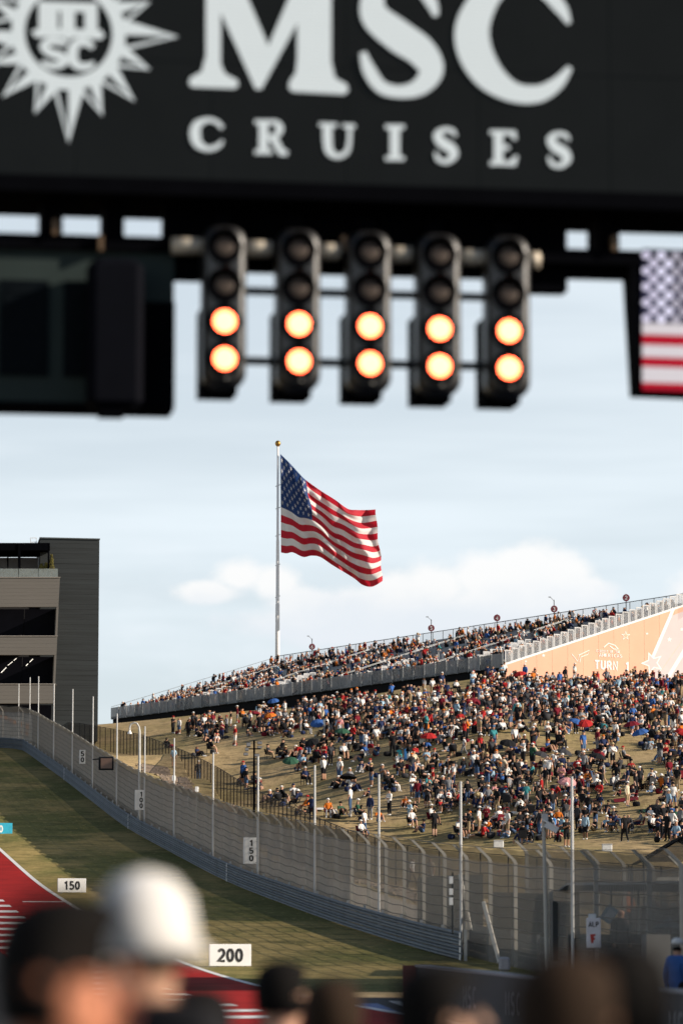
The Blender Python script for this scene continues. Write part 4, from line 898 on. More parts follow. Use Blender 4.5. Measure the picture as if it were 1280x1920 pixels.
# unlit timing display hung on the left of the gantry, dark louvre box in front of it
td = tag(empty('timing_display', gp(160, 760, .2)), 'unlit dark olive timing display with black digit windows', 'display'); o = td.location.copy()
olive = mat('display_olive', (.028, .040, .038), .7, 0, .1, 2, spec=.1)
b = MB(); pbox(b, -500, 462, 326, 764, .2, -.1, 160); b.build('housing', olive, td, origin=o)
b = MB(); pbox(b, -500, 755, 326, 767, .22, -.12, 160); b.build('bottom_frame', blackmat_m, td, origin=o)
b = MB(); pbox(b, 266, 566, 328, 764, .23, -.05, 300); b.build('end_frame', blackmat_m, td, origin=o)
dg = mat('digit_window', (.002, .004, .006), .6, spec=.05)
for u0, u1 in ((0, 92), (120, 214), (-120, -30), (-250, -160)):
    b = MB(); pbox(b, u0, 528, u1, 706, .225, .19, 160); w = b.build('digit_window', dg, td, origin=o)
    for (x0, y0, x1, y1) in ((.2, .08, .8, .14), (.2, .47, .8, .53), (.2, .86, .8, .92), (.1, .14, .2, .47), (.8, .14, .9, .47), (.1, .53, .2, .86), (.8, .53, .9, .86)):
        b = MB(); pbox(b, u0 + (u1 - u0) * x0, 528 + 178 * y0, u0 + (u1 - u0) * x1, 528 + 178 * y1, .232, .224, 160); b.build('segment', mat('segment_off', (.003, .005, .007), .6, spec=.05), w, origin=o)
lb = tag(empty('speaker_box', gp(218, 775, .5)), 'tall navy black box hanging in front of the timing display', 'box'); o = lb.location.copy()
b = MB(); c = gp(218, 620, .5); W_ = ga(gp(268, 620, .5)) - ga(gp(165, 620, .5)); Hh = gp(218, 484, .5).z - gp(218, 766, .5).z
b.cbox((0, 0, 0), (W_, .3, Hh), .05); ang = math.atan2(GD.y, GD.x); b.v = [tuple(gpos(ga(c), (gp(218, 484, .5).z + gp(218, 766, .5).z) / 2, .4) + Matrix.Rotation(ang, 3, 'Z') @ Vector(q)) for q in b.v]; b.build('housing', mat('navy_black', (.0025, .003, .0055), .8, spec=.05), lb, origin=o)
b = MB(); pbox(b, 188, 764, 234, 778, .5, .3); b.build('foot', blackmat_m, lb, origin=o)

# LED board with the stars and stripes
fs = tag(empty('flag_screen', gp(1240, 735, .3)), 'LED board on the gantry showing a stars and stripes flag', 'screen'); o = fs.location.copy()
b = MB(); b.slab([gp(u, v, .24) for u, v in ((1178, 470), (1600, 488), (1600, 752), (1194, 736))], -GN * .25); b.build('housing', blackmat_m, fs, origin=o)
def em_m(n, c, s): return mat(n, tuple(x * .08 for x in c), .8, spec=.05, emit=c, es=s)
fz, fk = em_m('led_flag_white', (.86, .80, .84), .50), em_m('led_flag_red', (.5, .01, .03), .55); fbv = em_m('led_flag_blue', (.035, .035, .075), .55)
u0, u1, vt, vb = 1203, 1560, 466, 731
def fpt(x, y, k=0): return gp(u0 + (u1 - u0) * x, vt + (vb - vt) * y + (u1 - u0) * x * SL, .25 + .002 * k)
for i in range(7):
    y0, y1 = i / 7, (i + 1) / 7
edges = [0, .525, .605, .68, .765, .835, .945, 1.0]
cols_ = [fbv, fz, fk, fz, fk, fz, fk]
for i in range(7):
    b = MB(); b.poly([fpt(x, y) for x, y in ((0, edges[i]), (1, edges[i]), (1, edges[i + 1]), (0, edges[i + 1]))]); b.build('canton' if i == 0 else 'stripe', cols_[i], fs, origin=o)
for r in range(9):
    for c in range(13):
        x = .022 + c * .078 + (.039 if r % 2 else 0); y = .045 + r * .056
        b = MB(); b.poly([fpt(x + .024 * math.cos(R(30 * k)), y + .024 * 357 / 265 * .85 * math.sin(R(30 * k)), 2) for k in range(12)]); b.build('star_light', em_m('led_star_%d' % ((r * 3 + c * 2) % 3), ((.55, .52, .66), (.36, .34, .40), (.68, .66, .82))[(r * 3 + c * 2) % 3], .9), fs, origin=o)
# ------------------------------------------------------------------ people: posed skeletons grown into one skin
BASE = dict(pel=(0, 0, .95), sp=(0, 0, 1.12), ch=(0, .01, 1.32), nk=(0, 0, 1.48), h1=(0, -.015, 1.56), h2=(0, -.015, 1.66),
            hipL=(.09, 0, .88), knL=(.1, -.01, .48), anL=(.1, .03, .09), toL=(.11, -.14, .04), hipR=(-.09, 0, .88), knR=(-.1, -.01, .48), anR=(-.1, .03, .09), toR=(-.11, -.14, .04),
            shL=(.165, .01, 1.40), elL=(.23, .03, 1.12), wrL=(.24, -.05, .88), haL=(.235, -.08, .78), shR=(-.165, .01, 1.40), elR=(-.23, .03, 1.12), wrR=(-.24, -.05, .88), haR=(-.235, -.08, .78))
RAD = dict(pel=.155, sp=.145, ch=.168, nk=.064, h1=.088, h2=.106, hip=.108, kn=.074, an=.055, to=.05, sh=.092, el=.062, wr=.045, ha=.048)
BONES = [('pel', 'sp'), ('sp', 'ch'), ('ch', 'nk'), ('nk', 'h1'), ('h1', 'h2')] + [x for S in 'LR' for x in (('pel', 'hip' + S), ('hip' + S, 'kn' + S), ('kn' + S, 'an' + S), ('an' + S, 'to' + S), ('ch', 'sh' + S), ('sh' + S, 'el' + S), ('el' + S, 'wr' + S), ('wr' + S, 'ha' + S))]
def pose(dz=0, lean=0, **k):
    p = {}
    for n, v in BASE.items():
        x, y, z = v
        if dz and n[:2] not in ('hi', 'kn', 'an', 'to'): z += dz
        if dz and n[:3] == 'hip': z += dz
        if lean and n in ('sp', 'ch', 'nk', 'h1', 'h2') or lean and n[:2] in ('sh', 'el', 'wr', 'ha'):
            h = z - (BASE['pel'][2] + dz); y, z = y + h * math.sin(lean), BASE['pel'][2] + dz + h * math.cos(lean)
        p[n] = (x, y, z)
    p.update(k); return p
POSES = {
 'standing': pose(),
 'standing holding a phone': pose(elL=(.22, -.06, 1.13), wrL=(.08, -.27, 1.24), haL=(.03, -.32, 1.3), elR=(-.22, -.06, 1.13), wrR=(-.08, -.27, 1.22), haR=(-.03, -.32, 1.28)),
 'standing with a hand on the hip': pose(elR=(-.36, .07, 1.17), wrR=(-.19, -.02, 1.0), haR=(-.13, -.05, .97), knL=(.14, -.03, .48), anL=(.17, 0, .09), toL=(.2, -.16, .04)),
 'standing shading the eyes': pose(elR=(-.36, -.12, 1.45), wrR=(-.16, -.2, 1.62), haR=(-.08, -.2, 1.67)),
 'walking': pose(knL=(.1, -.2, .52), anL=(.1, -.3, .12), toL=(.1, -.46, .1), knR=(-.1, .05, .48), anR=(-.1, .3, .14), toR=(-.1, .2, .05), elL=(.24, .14, 1.14), wrL=(.24, .16, .92), haL=(.24, .13, .83), wrR=(-.24, -.18, .95), haR=(-.22, -.26, .88)),
 'standing turned with arms folded': pose(elL=(.26, -.08, 1.15), wrL=(.0, -.24, 1.2), haL=(-.1, -.22, 1.22), elR=(-.26, -.08, 1.15), wrR=(0, -.22, 1.15), haR=(.1, -.2, 1.16)),
 'bending over': pose(pel=(0, .12, .92), sp=(0, -.02, 1.03), ch=(0, -.2, 1.1), nk=(0, -.36, 1.1), h1=(0, -.44, 1.07), h2=(0, -.53, 1.04), shL=(.165, -.27, 1.08), elL=(.2, -.34, .82), wrL=(.17, -.42, .58), haL=(.15, -.44, .48), shR=(-.165, -.27, 1.08), elR=(-.2, -.34, .82), wrR=(-.17, -.42, .58), haR=(-.15, -.44, .48), hipL=(.09, .1, .86), hipR=(-.09, .1, .86)),
 'sitting on the grass': pose(-.81, .12, knL=(.13, -.4, .46), anL=(.13, -.62, .09), toL=(.14, -.8, .05), knR=(-.13, -.38, .46), anR=(-.13, -.6, .09), toR=(-.14, -.78, .05), hipL=(.1, -.04, .13), hipR=(-.1, -.04, .13), elL=(.26, -.12, .38), wrL=(.16, -.34, .5), haL=(.1, -.38, .5), elR=(-.26, -.12, .38), wrR=(-.16, -.34, .5), haR=(-.1, -.38, .5)),
 'sitting with legs stretched out': pose(-.81, .3, knL=(.11, -.44, .17), anL=(.13, -.86, .08), toL=(.16, -.92, .2), knR=(-.11, -.44, .2), anR=(-.13, -.86, .08), toR=(-.16, -.92, .2), hipL=(.1, -.05, .13), hipR=(-.1, -.05, .13), elL=(.28, .32, .3), wrL=(.3, .36, .07), haL=(.3, .3, .04), elR=(-.28, .32, .3), wrR=(-.3, .36, .07), haR=(-.3, .3, .04)),
 'sitting in a folding chair': pose(-.42, .16, knL=(.14, -.42, .52), anL=(.15, -.46, .1), toL=(.16, -.63, .05), knR=(-.14, -.42, .52), anR=(-.15, -.5, .1), toR=(-.16, -.67, .05), hipL=(.1, -.04, .52), hipR=(-.1, -.04, .52), elL=(.27, -.04, .72), wrL=(.2, -.28, .66), haL=(.14, -.36, .64), elR=(-.27, -.04, .72), wrR=(-.2, -.28, .66), haR=(-.14, -.36, .64)),
}
def grow(J, sub, radmul=1.0, extra=None):
    names = list(J); me = bpy.data.meshes.new('tmp'); ed = [(names.index(a), names.index(b)) for a, b in BONES + (extra or [])]
    me.from_pydata([J[n] for n in names], ed, []); ob = bpy.data.objects.new('tmp', me); col.objects.link(ob)
    ob.modifiers.new('s', 'SKIN'); ob.modifiers['s'].use_smooth_shade = True
    for i, n in enumerate(names):
        k = n if n in RAD else (n[:3] if n[:3] in RAD else n[:2]); r = RAD.get(k, .009) * radmul
        fl = .82 if n in ('pel', 'sp', 'ch') else 1
        me.skin_vertices[0].data[i].radius = (r, r * fl); me.skin_vertices[0].data[i].use_root = (n == 'pel')
    if sub: m = ob.modifiers.new('u', 'SUBSURF'); m.levels = sub; m.render_levels = sub
    dg = bpy.context.evaluated_depsgraph_get(); dg.update(); e = ob.evaluated_get(dg); ev = e.to_mesh()
    V = np.empty(len(ev.vertices) * 3); ev.vertices.foreach_get('co', V); V = V.reshape(-1, 3); F = [tuple(p.vertices) for p in ev.polygons]; e.to_mesh_clear()
    bpy.data.objects.remove(ob); bpy.data.meshes.remove(me)
    # region of each face by the nearest bone: 0 skin 1 shirt 2 trousers 3 calf 4 shoe 5 hair 6 forearm
    C = np.array([V[list(f)].mean(0) for f in F]); best = np.full(len(C), 1e9); reg = np.zeros(len(C), int)
    RG = {('nk', 'h1'): 0, ('h1', 'h2'): 0}
    for a, b in BONES + (extra or []):
        A, B = np.array(J[a]), np.array(J[b]); d = B - A; t = np.clip(((C - A) @ d) / max(d @ d, 1e-9), 0, 1); dist = np.linalg.norm(C - A - t[:, None] * d, axis=1)
        ra = RAD.get(a if a in RAD else (a[:3] if a[:3] in RAD else a[:2]), .03); rb = RAD.get(b if b in RAD else (b[:3] if b[:3] in RAD else b[:2]), .03); dist = dist - (ra + (rb - ra) * t) * .8
        r = RG.get((a, b))
        if r is None:
            r = {'hip': 2, 'pel': 2}.get(a[:3], {'kn': 3, 'an': 4, 'el': 6, 'wr': 0, 'sp': 1, 'ch': 1, 'sh': 1, 'fi': 0}.get(a[:2], 1))
            if (a, b) == ('pel', 'sp'): r = 1
        up = dist < best; best[up] = dist[up]; reg[up] = r
    h1, h2 = np.array(J['h1']), np.array(J['h2']); hd = (h2 - h1) / np.linalg.norm(h2 - h1); nk = np.array(J['nk'])
    isH = (reg == 0) & (np.linalg.norm(C - (h1 + h2) / 2, axis=1) < .2); up_ = (C - h2) @ hd
    bk = np.array([0, 1, 0]) if abs(hd[2]) > .5 else np.array([0, 0, 1]); bk = bk - hd * (bk @ hd); bk /= np.linalg.norm(bk); back_ = (C - h2) @ bk
    reg[isH & ((up_ > .045) | ((back_ > .025) & (up_ > -.09)))] = 5
    return V, F, reg, h2, hd, bk
TPL = {k: grow(J, 1) for k, J in POSES.items()}
LOW = {k: grow(J, 0) for k, J in POSES.items()}
PAL = {'white': (.72, .70, .67), 'black': (.012, .012, .014), 'navy': (.02, .03, .08), 'red': (.38, .022, .022), 'maroon': (.16, .012, .022), 'blue': (.04, .11, .32), 'teal': (.05, .24, .26), 'orange': (.62, .17, .025), 'grey': (.22, .22, .23), 'pink': (.60, .28, .28), 'green': (.03, .09, .055), 'pale blue': (.30, .44, .55), 'charcoal': (.045, .045, .05), 'cream': (.58, .49, .36), 'lilac': (.42, .36, .55), 'yellow': (.65, .42, .04)}
SHIRT = ['white'] * 15 + ['black'] * 24 + ['navy'] * 9 + ['charcoal'] * 14 + ['grey'] * 5 + ['red'] * 5 + ['maroon'] * 4 + ['blue'] * 3 + ['pale blue'] * 3 + ['teal', 'orange', 'orange', 'cream', 'pink', 'green']
PANT = ['black'] * 13 + ['denim'] * 5 + ['khaki'] * 4 + ['grey'] * 3 + ['white'] + ['navy'] * 3
PCOL = {**PAL, 'denim': (.07, .12, .22), 'khaki': (.30, .22, .13)}
HAT = ['none'] * 11 + ['white'] * 7 + ['black'] * 8 + ['red'] * 2 + ['navy', 'orange', 'straw']
PCOL['straw'] = (.50, .38, .20)
SKIN = [(.46, .26, .17), (.38, .20, .125), (.20, .10, .06), (.52, .31, .22), (.62, .24, .13)]; HAIR = [(.006, .005, .0045), (.03, .018, .011), (.16, .10, .05), (.10, .09, .08)]
cloth_mats = {k: mat('cloth_' + k.replace(' ', '_'), c, .9, 0, .12, 9, spec=.15) for k, c in PCOL.items()}
skin_mats = [mat('skin_%d' % i, c, .6, 0, .06, 12, spec=.3) for i, c in enumerate(SKIN)]; hair_mats = [mat('hair_%d' % i, c, .85, 0, .2, 30, spec=.12) for i, c in enumerate(HAIR)]
shoe_mats = [mat('shoe_white', (.6, .6, .58), .7), mat('shoe_black', (.02, .02, .02), .7)]
pmesh = {}
for k, (V, F, reg, h2, hd, bk) in TPL.items():
    me = bpy.data.meshes.new('person'); me.from_pydata(V.tolist(), [], F)
    for i in range(7): me.materials.append(skin_mats[0])
    me.polygons.foreach_set('material_index', reg.tolist()); me.polygons.foreach_set('use_smooth', [True] * len(F)); pmesh[k] = me
def cap_mesh(brim):
    b = MB(); rings = []
    for (r, z) in ((.112, -.005), (.113, .03), (.10, .075), (.06, .105), (.008, .115)): rings.append([(r * math.cos(2 * math.pi * j / 12), r * 1.08 * math.sin(2 * math.pi * j / 12), z) for j in range(12)])
    b.loft(rings, True, True)
    if brim == 'cap': b.slab([(-.085, -.09, .004), (-.075, -.18, -.012), (0, -.205, -.016), (.075, -.18, -.012), (.085, -.09, .004)], (0, 0, .012))
    else: b.loft([[(r * math.cos(2 * math.pi * j / 12), r * math.sin(2 * math.pi * j / 12), z) for j in range(12)] for r, z in ((.10, .0), (.2, -.025), (.2, -.015), (.10, .02))], True, False)
    return b
def mesh_of(b, name):
    me = bpy.data.meshes.new(name); me.from_pydata(b.v, [], b.f); me.materials.append(white_m); me.polygons.foreach_set('use_smooth', [True] * len(me.polygons)); return me
capb = {'cap': cap_mesh('cap'), 'sun_hat': cap_mesh('hat')}; capm = {k: mesh_of(v, k) for k, v in capb.items()}
bp = MB(); bp.cbox((0, .2, 1.22), (.28, .16, .42), .05); packm = mesh_of(bp, 'backpack')
def head_matrix(k):
    V, F, reg, h2, hd, bk = TPL[k]; z = Vector(hd); y = Vector(bk); x = y.cross(z); M = Matrix((x, y, z)).transposed().to_4x4(); M.translation = Vector(h2) + z * .035; return M
def setmat(ob, i, m): ob.material_slots[i].link = 'OBJECT'; ob.material_slots[i].material = m
def draw(r, dense=0):
    return dict(shirt=r.choice(SHIRT), pant=r.choice(PANT), shorts=r.random() < .5, long=r.random() < .15, hat=r.choice(HAT), skin=r.choice([0, 0, 0, 1, 1, 2, 3]), hair=r.choice([0, 0, 1, 1, 2, 3]), shoe=r.choice([0, 0, 1]), pack=r.random() < .08)
def person(k, a, loc, rz, sc, where, group):
    ob = bpy.data.objects.new('person', pmesh[k]); col.objects.link(ob); ob.location = loc; ob.rotation_euler = (0, 0, rz); ob.scale = (sc, sc, sc)
    sk, sh, pt = skin_mats[a['skin']], cloth_mats[a['shirt']], cloth_mats[a['pant']]
    for i, m in enumerate((sk, sh, pt, sk if a['shorts'] else pt, shoe_mats[a['shoe']], hair_mats[a['hair']], sh if a['long'] else sk)): setmat(ob, i, m)
    hat = ' with %s hair' % ('black', 'brown', 'fair', 'grey')[a['hair']]
    if a['hat'] != 'none':
        kind = 'sun_hat' if a['hat'] == 'straw' or (a['hat'] in ('white', 'black') and (a['hair'] == 2)) else 'cap'
        c = bpy.data.objects.new(kind, capm[kind]); col.objects.link(c); c.parent = ob; c.matrix_local = head_matrix(k); setmat(c, 0, cloth_mats[a['hat']]); hat = ' and %s %s' % (a['hat'], kind.replace('_', ' '))
    if a['pack'] and k.startswith('standing'):
        c = bpy.data.objects.new('backpack', packm); col.objects.link(c); c.parent = ob; setmat(c, 0, cloth_mats['black']); hat += ' with backpack'
    tag(ob, 'person in %s %s, %s %s%s %s' % (a['shirt'], 'long sleeves' if a['long'] else 'top', a['pant'], 'shorts' if a['shorts'] else 'trousers', hat, k.replace('sitting on the grass', 'sitting').replace('standing with a hand on the hip', 'hand on hip').replace('standing holding a phone', 'holding phone').replace('standing turned with arms folded', 'arms folded').replace('standing shading the eyes', 'shading eyes').replace('sitting with legs stretched out', 'lounging').replace('sitting in a folding chair', 'in a chair')), 'person', group)
    return ob
# folding camp chair
def chair_parts(cl, parent):
    b = MB(); b.box((0, -.02, .44), (.52, .46, .03)); b.box((0, -.22, .47), (.52, .05, .04)); b.build('seat', cl, parent)
    b = MB(); b.slab([(-.26, .2, .44), (.26, .2, .44), (.27, .33, .92), (-.27, .33, .92)], (0, .03, 0)); b.build('backrest', cl, parent)
    for s in (-1, 1):
        b = MB(); b.tube([(s * .29, -.28, 0), (s * .25, .24, .62), (s * .27, .35, .94)], .016, 4); b.build('leg', black_m, parent)
        b = MB(); b.tube([(s * .29, .3, 0), (s * .28, -.26, .46), (s * .3, -.28, .66)], .016, 4); b.build('leg', black_m, parent)
        b = MB(); b.box((s * .3, .0, .66), (.06, .5, .03)); b.build('armrest', cl, parent)
chair0 = {}
def chair(colour, loc, rz, first={}):
    n = {'black': 'black', 'navy': 'navy blue', 'maroon': 'maroon', 'green': 'green', 'charcoal': 'charcoal grey'}[colour]
    if colour not in chair0:
        t = empty('camp_chair', loc, rz); chair_parts(cloth_mats[colour], t); chair0[colour] = t
    else: t = copy_tree(chair0[colour], loc, rz)
    return t, n
# umbrella
def umb_mesh():
    b = MB(); n = 8; rings = []
    for (r, z) in ((.02, .30), (.28, .26), (.52, .15), (.66, .02), (.68, -.04)):
        rings.append([(r * (1 - (.06 * (r > .4) if j % 2 else 0)) * math.cos(math.pi * j / n), r * (1 - (.06 * (r > .4) if j % 2 else 0)) * math.sin(math.pi * j / n), z - (.02 if j % 2 and r > .2 else 0)) for j in range(2 * n)])
    b.loft(rings, True, False); return b
umb_b = umb_mesh()
def umbrella(colour, loc, tilt, rz, label):
    t = tag(empty('umbrella', loc), label, 'umbrella', 'umbrellas among the hillside crowd'); t.rotation_euler = (tilt[0], tilt[1], rz)
    b = MB(); b.v = [(x, y, z + 1.25) for x, y, z in umb_b.v]; b.f = list(umb_b.f); b.m = [0] * len(b.f); b.build('canopy', cloth_mats[colour], t)
    b = MB(); b.tube([(0, 0, .35), (0, 0, 1.58)], .012, 5); b.build('pole', darkgrey_m, t)
    b = MB(); b.tube([(0, 0, .35), (0, 0, .27), (.03, 0, .23), (.06, 0, .26)], .016, 5); b.build('handle', black_m, t)

# ------------------------------------------------------------------ the crowd on the hillside
HILLP = [(268, 1392), (300, 1378), (420, 1356), (640, 1330), (800, 1300), (940, 1272), (1060, 1274), (1200, 1287), (1310, 1296), (1310, 1592), (1080, 1597), (830, 1597), (700, 1586), (600, 1556), (530, 1520), (458, 1484), (414, 1458), (360, 1428), (311, 1410)]
def inside(u, v, P):
    c = False; j = len(P) - 1
    for i in range(len(P)):
        if (P[i][1] > v) != (P[j][1] > v) and u < (P[j][0] - P[i][0]) * (v - P[i][1]) / (P[j][1] - P[i][1]) + P[i][0]: c = not c
        j = i
    return c
# bare patches of grass (u, v, half width, half height) seen in the photograph
BARE = [(620, 1460, 60, 12), (1030, 1510, 40, 5), (900, 1500, 40, 6), (1260, 1500, 60, 9), (1120, 1500, 30, 7), (1000, 1385, 60, 10), (800, 1475, 60, 7), (1230, 1445, 60, 7), (480, 1452, 90, 26), (560, 1490, 70, 22), (640, 1520, 60, 20), (690, 1555, 90, 12), (860, 1540, 110, 9), (930, 1395, 90, 10), (1010, 1425, 60, 9), (830, 1440, 60, 8), (700, 1440, 70, 10), (1200, 1425, 90, 8), (1190, 1470, 60, 8), (1130, 1545, 100, 10), (980, 1480, 50, 6), (760, 1410, 60, 8), (1080, 1390, 70, 6), (880, 1470, 70, 6), (400, 1440, 50, 14), (1150, 1590, 150, 8), (620, 1420, 40, 8), (700, 1500, 40, 12), (560, 1400, 50, 6)]
def density(u, v):
    base = 1.0 if v < 1350 else (.8 if v < 1378 else .20 if v < 1430 else .19 if v < 1565 else .07)
    f = (1800 - v) / 535
    if u < 560: base *= .6 if v > 1400 else 1.2
    if u < 420 and v > 1385: base *= .7
    if u > 790 and v > 1468: base *= 1.75 if v < 1560 else 2.6
    if u < 760 and v > 1388: base *= .55
    for (a, b, w, h) in BARE:
        q = ((u - a) / w) ** 2 + ((v - b) / h) ** 2
        if q < 1.3: base *= .08 + .3 * q / 1.3
    return base
pr = random.Random(5); cand = []; cells = {}
def free(p, r):
    k = (int(p.x // 1), int(p.y // 1))
    for i in (-1, 0, 1):
        for j in (-1, 0, 1):
            for q in cells.get((k[0] + i, k[1] + j), ()):
                if (q[0] - p.x) ** 2 + (q[1] - p.y) ** 2 < r * r: return False
    return True
clusters = [(pr.uniform(300, 1300), pr.uniform(1290, 1585)) for _ in range(190)]
tries = 0
while len(cand) < 1750 and tries < 24000:
    tries += 1
    if pr.random() < .74:
        c = pr.choice(clusters); u, v = c[0] + pr.gauss(0, 17), c[1] + pr.gauss(0, 4.5)
    else: u, v = pr.uniform(262, 1300), pr.uniform(1270, 1598)
    if not inside(u, v, HILLP) or pr.random() > density(u, v): continue
    p = drop(u, v, step=1.0)
    if p is None or p.y > 440 or (p - GC).dot(E2) > -1.4 and (p - GC).dot(E1) > -.8: continue
    if not free(p, .6 if p.y < 320 else .48): continue
    cells.setdefault((int(p.x // 1), int(p.y // 1)), []).append((p.x, p.y)); cand.append(p)
cand.sort(key=lambda p: p.y)
print('crowd', len(cand), tries)
SINGLE = 280; KS = list(POSES)
WT = [6.5, 5, 3, 1.5, 3, 3.5, 2, 22, 9, 26]
far_people = []; near_people = []
chairs_made = 0
for i, p in enumerate(cand):
    top = p.y > 335
    k = pr.choices(KS, WT if not top else [14, 8, 4, 2, 3, 4, 1, 20, 3, 20])[0]
    rz = pr.gauss(-.5, 1.0) if pr.random() < .75 else pr.uniform(-3.1, 3.1)
    a = draw(pr); sc = pr.uniform(.97, 1.1) if pr.random() > .08 else pr.uniform(.62, .85); p = Vector((p.x, p.y, Hs(p.x, p.y) + .03))
    if i < SINGLE:
        near_people.append((k, a, p, rz, sc))
        person(k, a, p, rz, sc, 'hill', 'spectators on the grassy hillside')
        if 'chair' in k:
            cc = pr.choice(['black', 'black', 'navy', 'maroon', 'charcoal', 'charcoal']); t, n = chair(cc, p, rz); chairs_made += 1
            tag(t, '%s camp chair under person in %s top, %s %s, %s' % (n, a['shirt'], a['pant'], 'shorts' if a['shorts'] else 'trousers', 'bare head' if a['hat'] == 'none' else a['hat'] + ' hat'), 'chair', 'folding camp chairs on the hillside')
    else: far_people.append((k, a, p, rz, sc))
# merged far crowd with colours carried per face
tint_m = bpy.data.materials.new('crowd_cloth'); tint_m.use_nodes = True
tb = tint_m.node_tree.nodes['Principled BSDF']; tb.inputs['Roughness'].default_value = .9; tb.inputs['Specular IOR Level'].default_value = .15
at_ = tint_m.node_tree.nodes.new('ShaderNodeAttribute'); at_.attribute_name = 'tint'; tint_m.node_tree.links.new(at_.outputs['Color'], tb.inputs['Base Color'])
cap_np = {k: (np.array(b.v), b.f) for k, b in capb.items()}
chair_b = MB(); chair_b.box((0, -.02, .44), (.52, .46, .03)); chair_b.slab([(-.26, .2, .44), (.26, .2, .44), (.27, .33, .92), (-.27, .33, .92)], (0, .03, 0))
for s in (-1, 1): chair_b.box((s * .28, -.24, .33), (.03, .03, .66)); chair_b.box((s * .28, .24, .33), (.03, .03, .66))
chair_np = (np.array(chair_b.v, float), chair_b.f)
bag_b = MB(); bag_b.cbox((0, 0, .17), (.5, .34, .36), .08); bag_np = (np.array(bag_b.v, float), bag_b.f)
def merged(name, people, label):
    VV = []; FF = []; CC = []; n = 0
    for (k, a, p, rz, sc) in people:
        V, F, reg, h2, hd, bk = LOW[k]; c, s = math.cos(rz), math.sin(rz); Rm = np.array([[c, -s, 0], [s, c, 0], [0, 0, 1]])
        sk, sh, pt = SKIN[a['skin']], PCOL[a['shirt']], PCOL[a['pant']]; cols = [sk, sh, pt, sk if a['shorts'] else pt, (.5, .5, .5) if a['shoe'] == 0 else (.02,) * 3, HAIR[a['hair']], sh if a['long'] else sk]
        parts = [(V, F, [cols[r] for r in reg])]
        if a['hat'] != 'none':
            kind = 'sun_hat' if a['hat'] == 'straw' else 'cap'; cv, cf = cap_np[kind]; M = np.array(head_matrix(k)); parts.append((cv @ M[:3, :3].T + M[:3, 3], cf, [PCOL[a['hat']]] * len(cf)))
        if 'chair' in k and name == 'hillside_crowd': parts.append((chair_np[0], chair_np[1], [PCOL['charcoal'] if a['pack'] else PCOL['black']] * len(chair_np[1])))
        if name == 'hillside_crowd' and (hash((round(p[0] * 10), round(p[1] * 10))) % 5) < 3: parts.append((bag_np[0] + np.array([.45 if a['shoe'] else -.45, .1, 0]), bag_np[1], [PCOL[('black', 'charcoal', 'navy', 'maroon')[int(p[0] * 7) % 4]]] * len(bag_np[1])))
        for pv, pf, pc in parts:
            VV.append((pv * sc) @ Rm.T + np.array(p)); FF += [tuple(i + n for i in f) for f in pf]; CC += pc; n += len(pv)
    me = bpy.data.meshes.new(name); me.from_pydata(np.concatenate(VV).tolist(), [], FF); me.materials.append(tint_m); me.polygons.foreach_set('use_smooth', [True] * len(FF))
    at = me.attributes.new('tint', 'FLOAT_COLOR', 'FACE'); C = np.ones((len(FF), 4), np.float32); C[:, :3] = np.array(CC); at.data.foreach_set('color', C.ravel())
    ob = bpy.data.objects.new(name, me); col.objects.link(ob); ob['kind'] = 'stuff'; ob['label'] = label; return ob
merged('hillside_crowd', far_people, 'dense far crowd of spectators on the upper hillside below the grandstand')
# spectators in the grandstand
seat = []; gr = random.Random(9)
for i in range(ROWS):
    t = 1.0
    while t < LEN - 1:
        t += .55 + gr.random() * .25
        if min(abs(t - q) for q in (9.8, 21, 32.8, 44, 56.8, 67.6, 78.6, 88.6)) < .9: continue
        dn = .20 + .36 * math.sin(t * .21 + i * .35 + 1) * math.sin(t * .07 - i * .22) + (.25 if i > 21 else 0) + (.14 if i < 6 else 0)
        if t > 70: dn += .15
        if gr.random() > dn: continue
        up = gr.random() < (.30 if i > 23 or i < 2 else .10); k = gr.choice(KS[:4]) if up else 'sitting in a folding chair'
        a = draw(gr)
        if gr.random() < .05: a['shirt'] = 'orange'
        p = gsp(t, 1.0 + i * TREAD + (.25 if up else .6), Z0 + .06 + i * RISE - (0 if up else .04)); seat.append((k, a, p, math.atan2(E1.y, E1.x) - math.pi / 2 + math.pi / 2 + math.pi / 2 + gr.gauss(0, .3) - math.pi / 2, gr.uniform(.93, 1.05)))
for t in np.arange(2, LEN, 2.1):
    if gr.random() < .45: seat.append((gr.choice(KS[:6]), draw(gr), gsp(t + gr.random(), .5, Z0 + .04), gr.uniform(-3, 3), gr.uniform(.93, 1.05)))
print('stand', len(seat))
# face the track: the seat front looks along -E2
face = math.atan2(-E2.x, E2.y) + math.pi
seat = [(k, a, p, face + gr.gauss(0, .35), sc) for (k, a, p, rz, sc) in seat]
merged('grandstand_crowd', seat, 'spectators filling the benches of the hilltop grandstand')

# bags set down beside the nearer spectators
gb = random.Random(31); bagm = mesh_of(bag_b, 'duffel_bag')
for (k, a, p, rz, sc) in near_people[::6]:
    cc = gb.choice(['black', 'charcoal', 'navy', 'maroon']); ob = bpy.data.objects.new('duffel_bag', bagm); col.objects.link(ob); x, y = p.x + gb.choice([-.6, .6]), p.y + gb.uniform(-.2, .3)
    ob.location = (x, y, Hs(x, y)); ob.rotation_euler = (0, 0, gb.random() * 3); setmat(ob, 0, cloth_mats[cc]); tag(ob, '%s bag on the grass beside person in %s top, %s %s, %s' % (cc, a['shirt'], a['pant'], 'shorts' if a['shorts'] else 'trousers', 'bare head' if a['hat'] == 'none' else a['hat'] + ' hat'), 'bag', 'bags set down on the hillside')
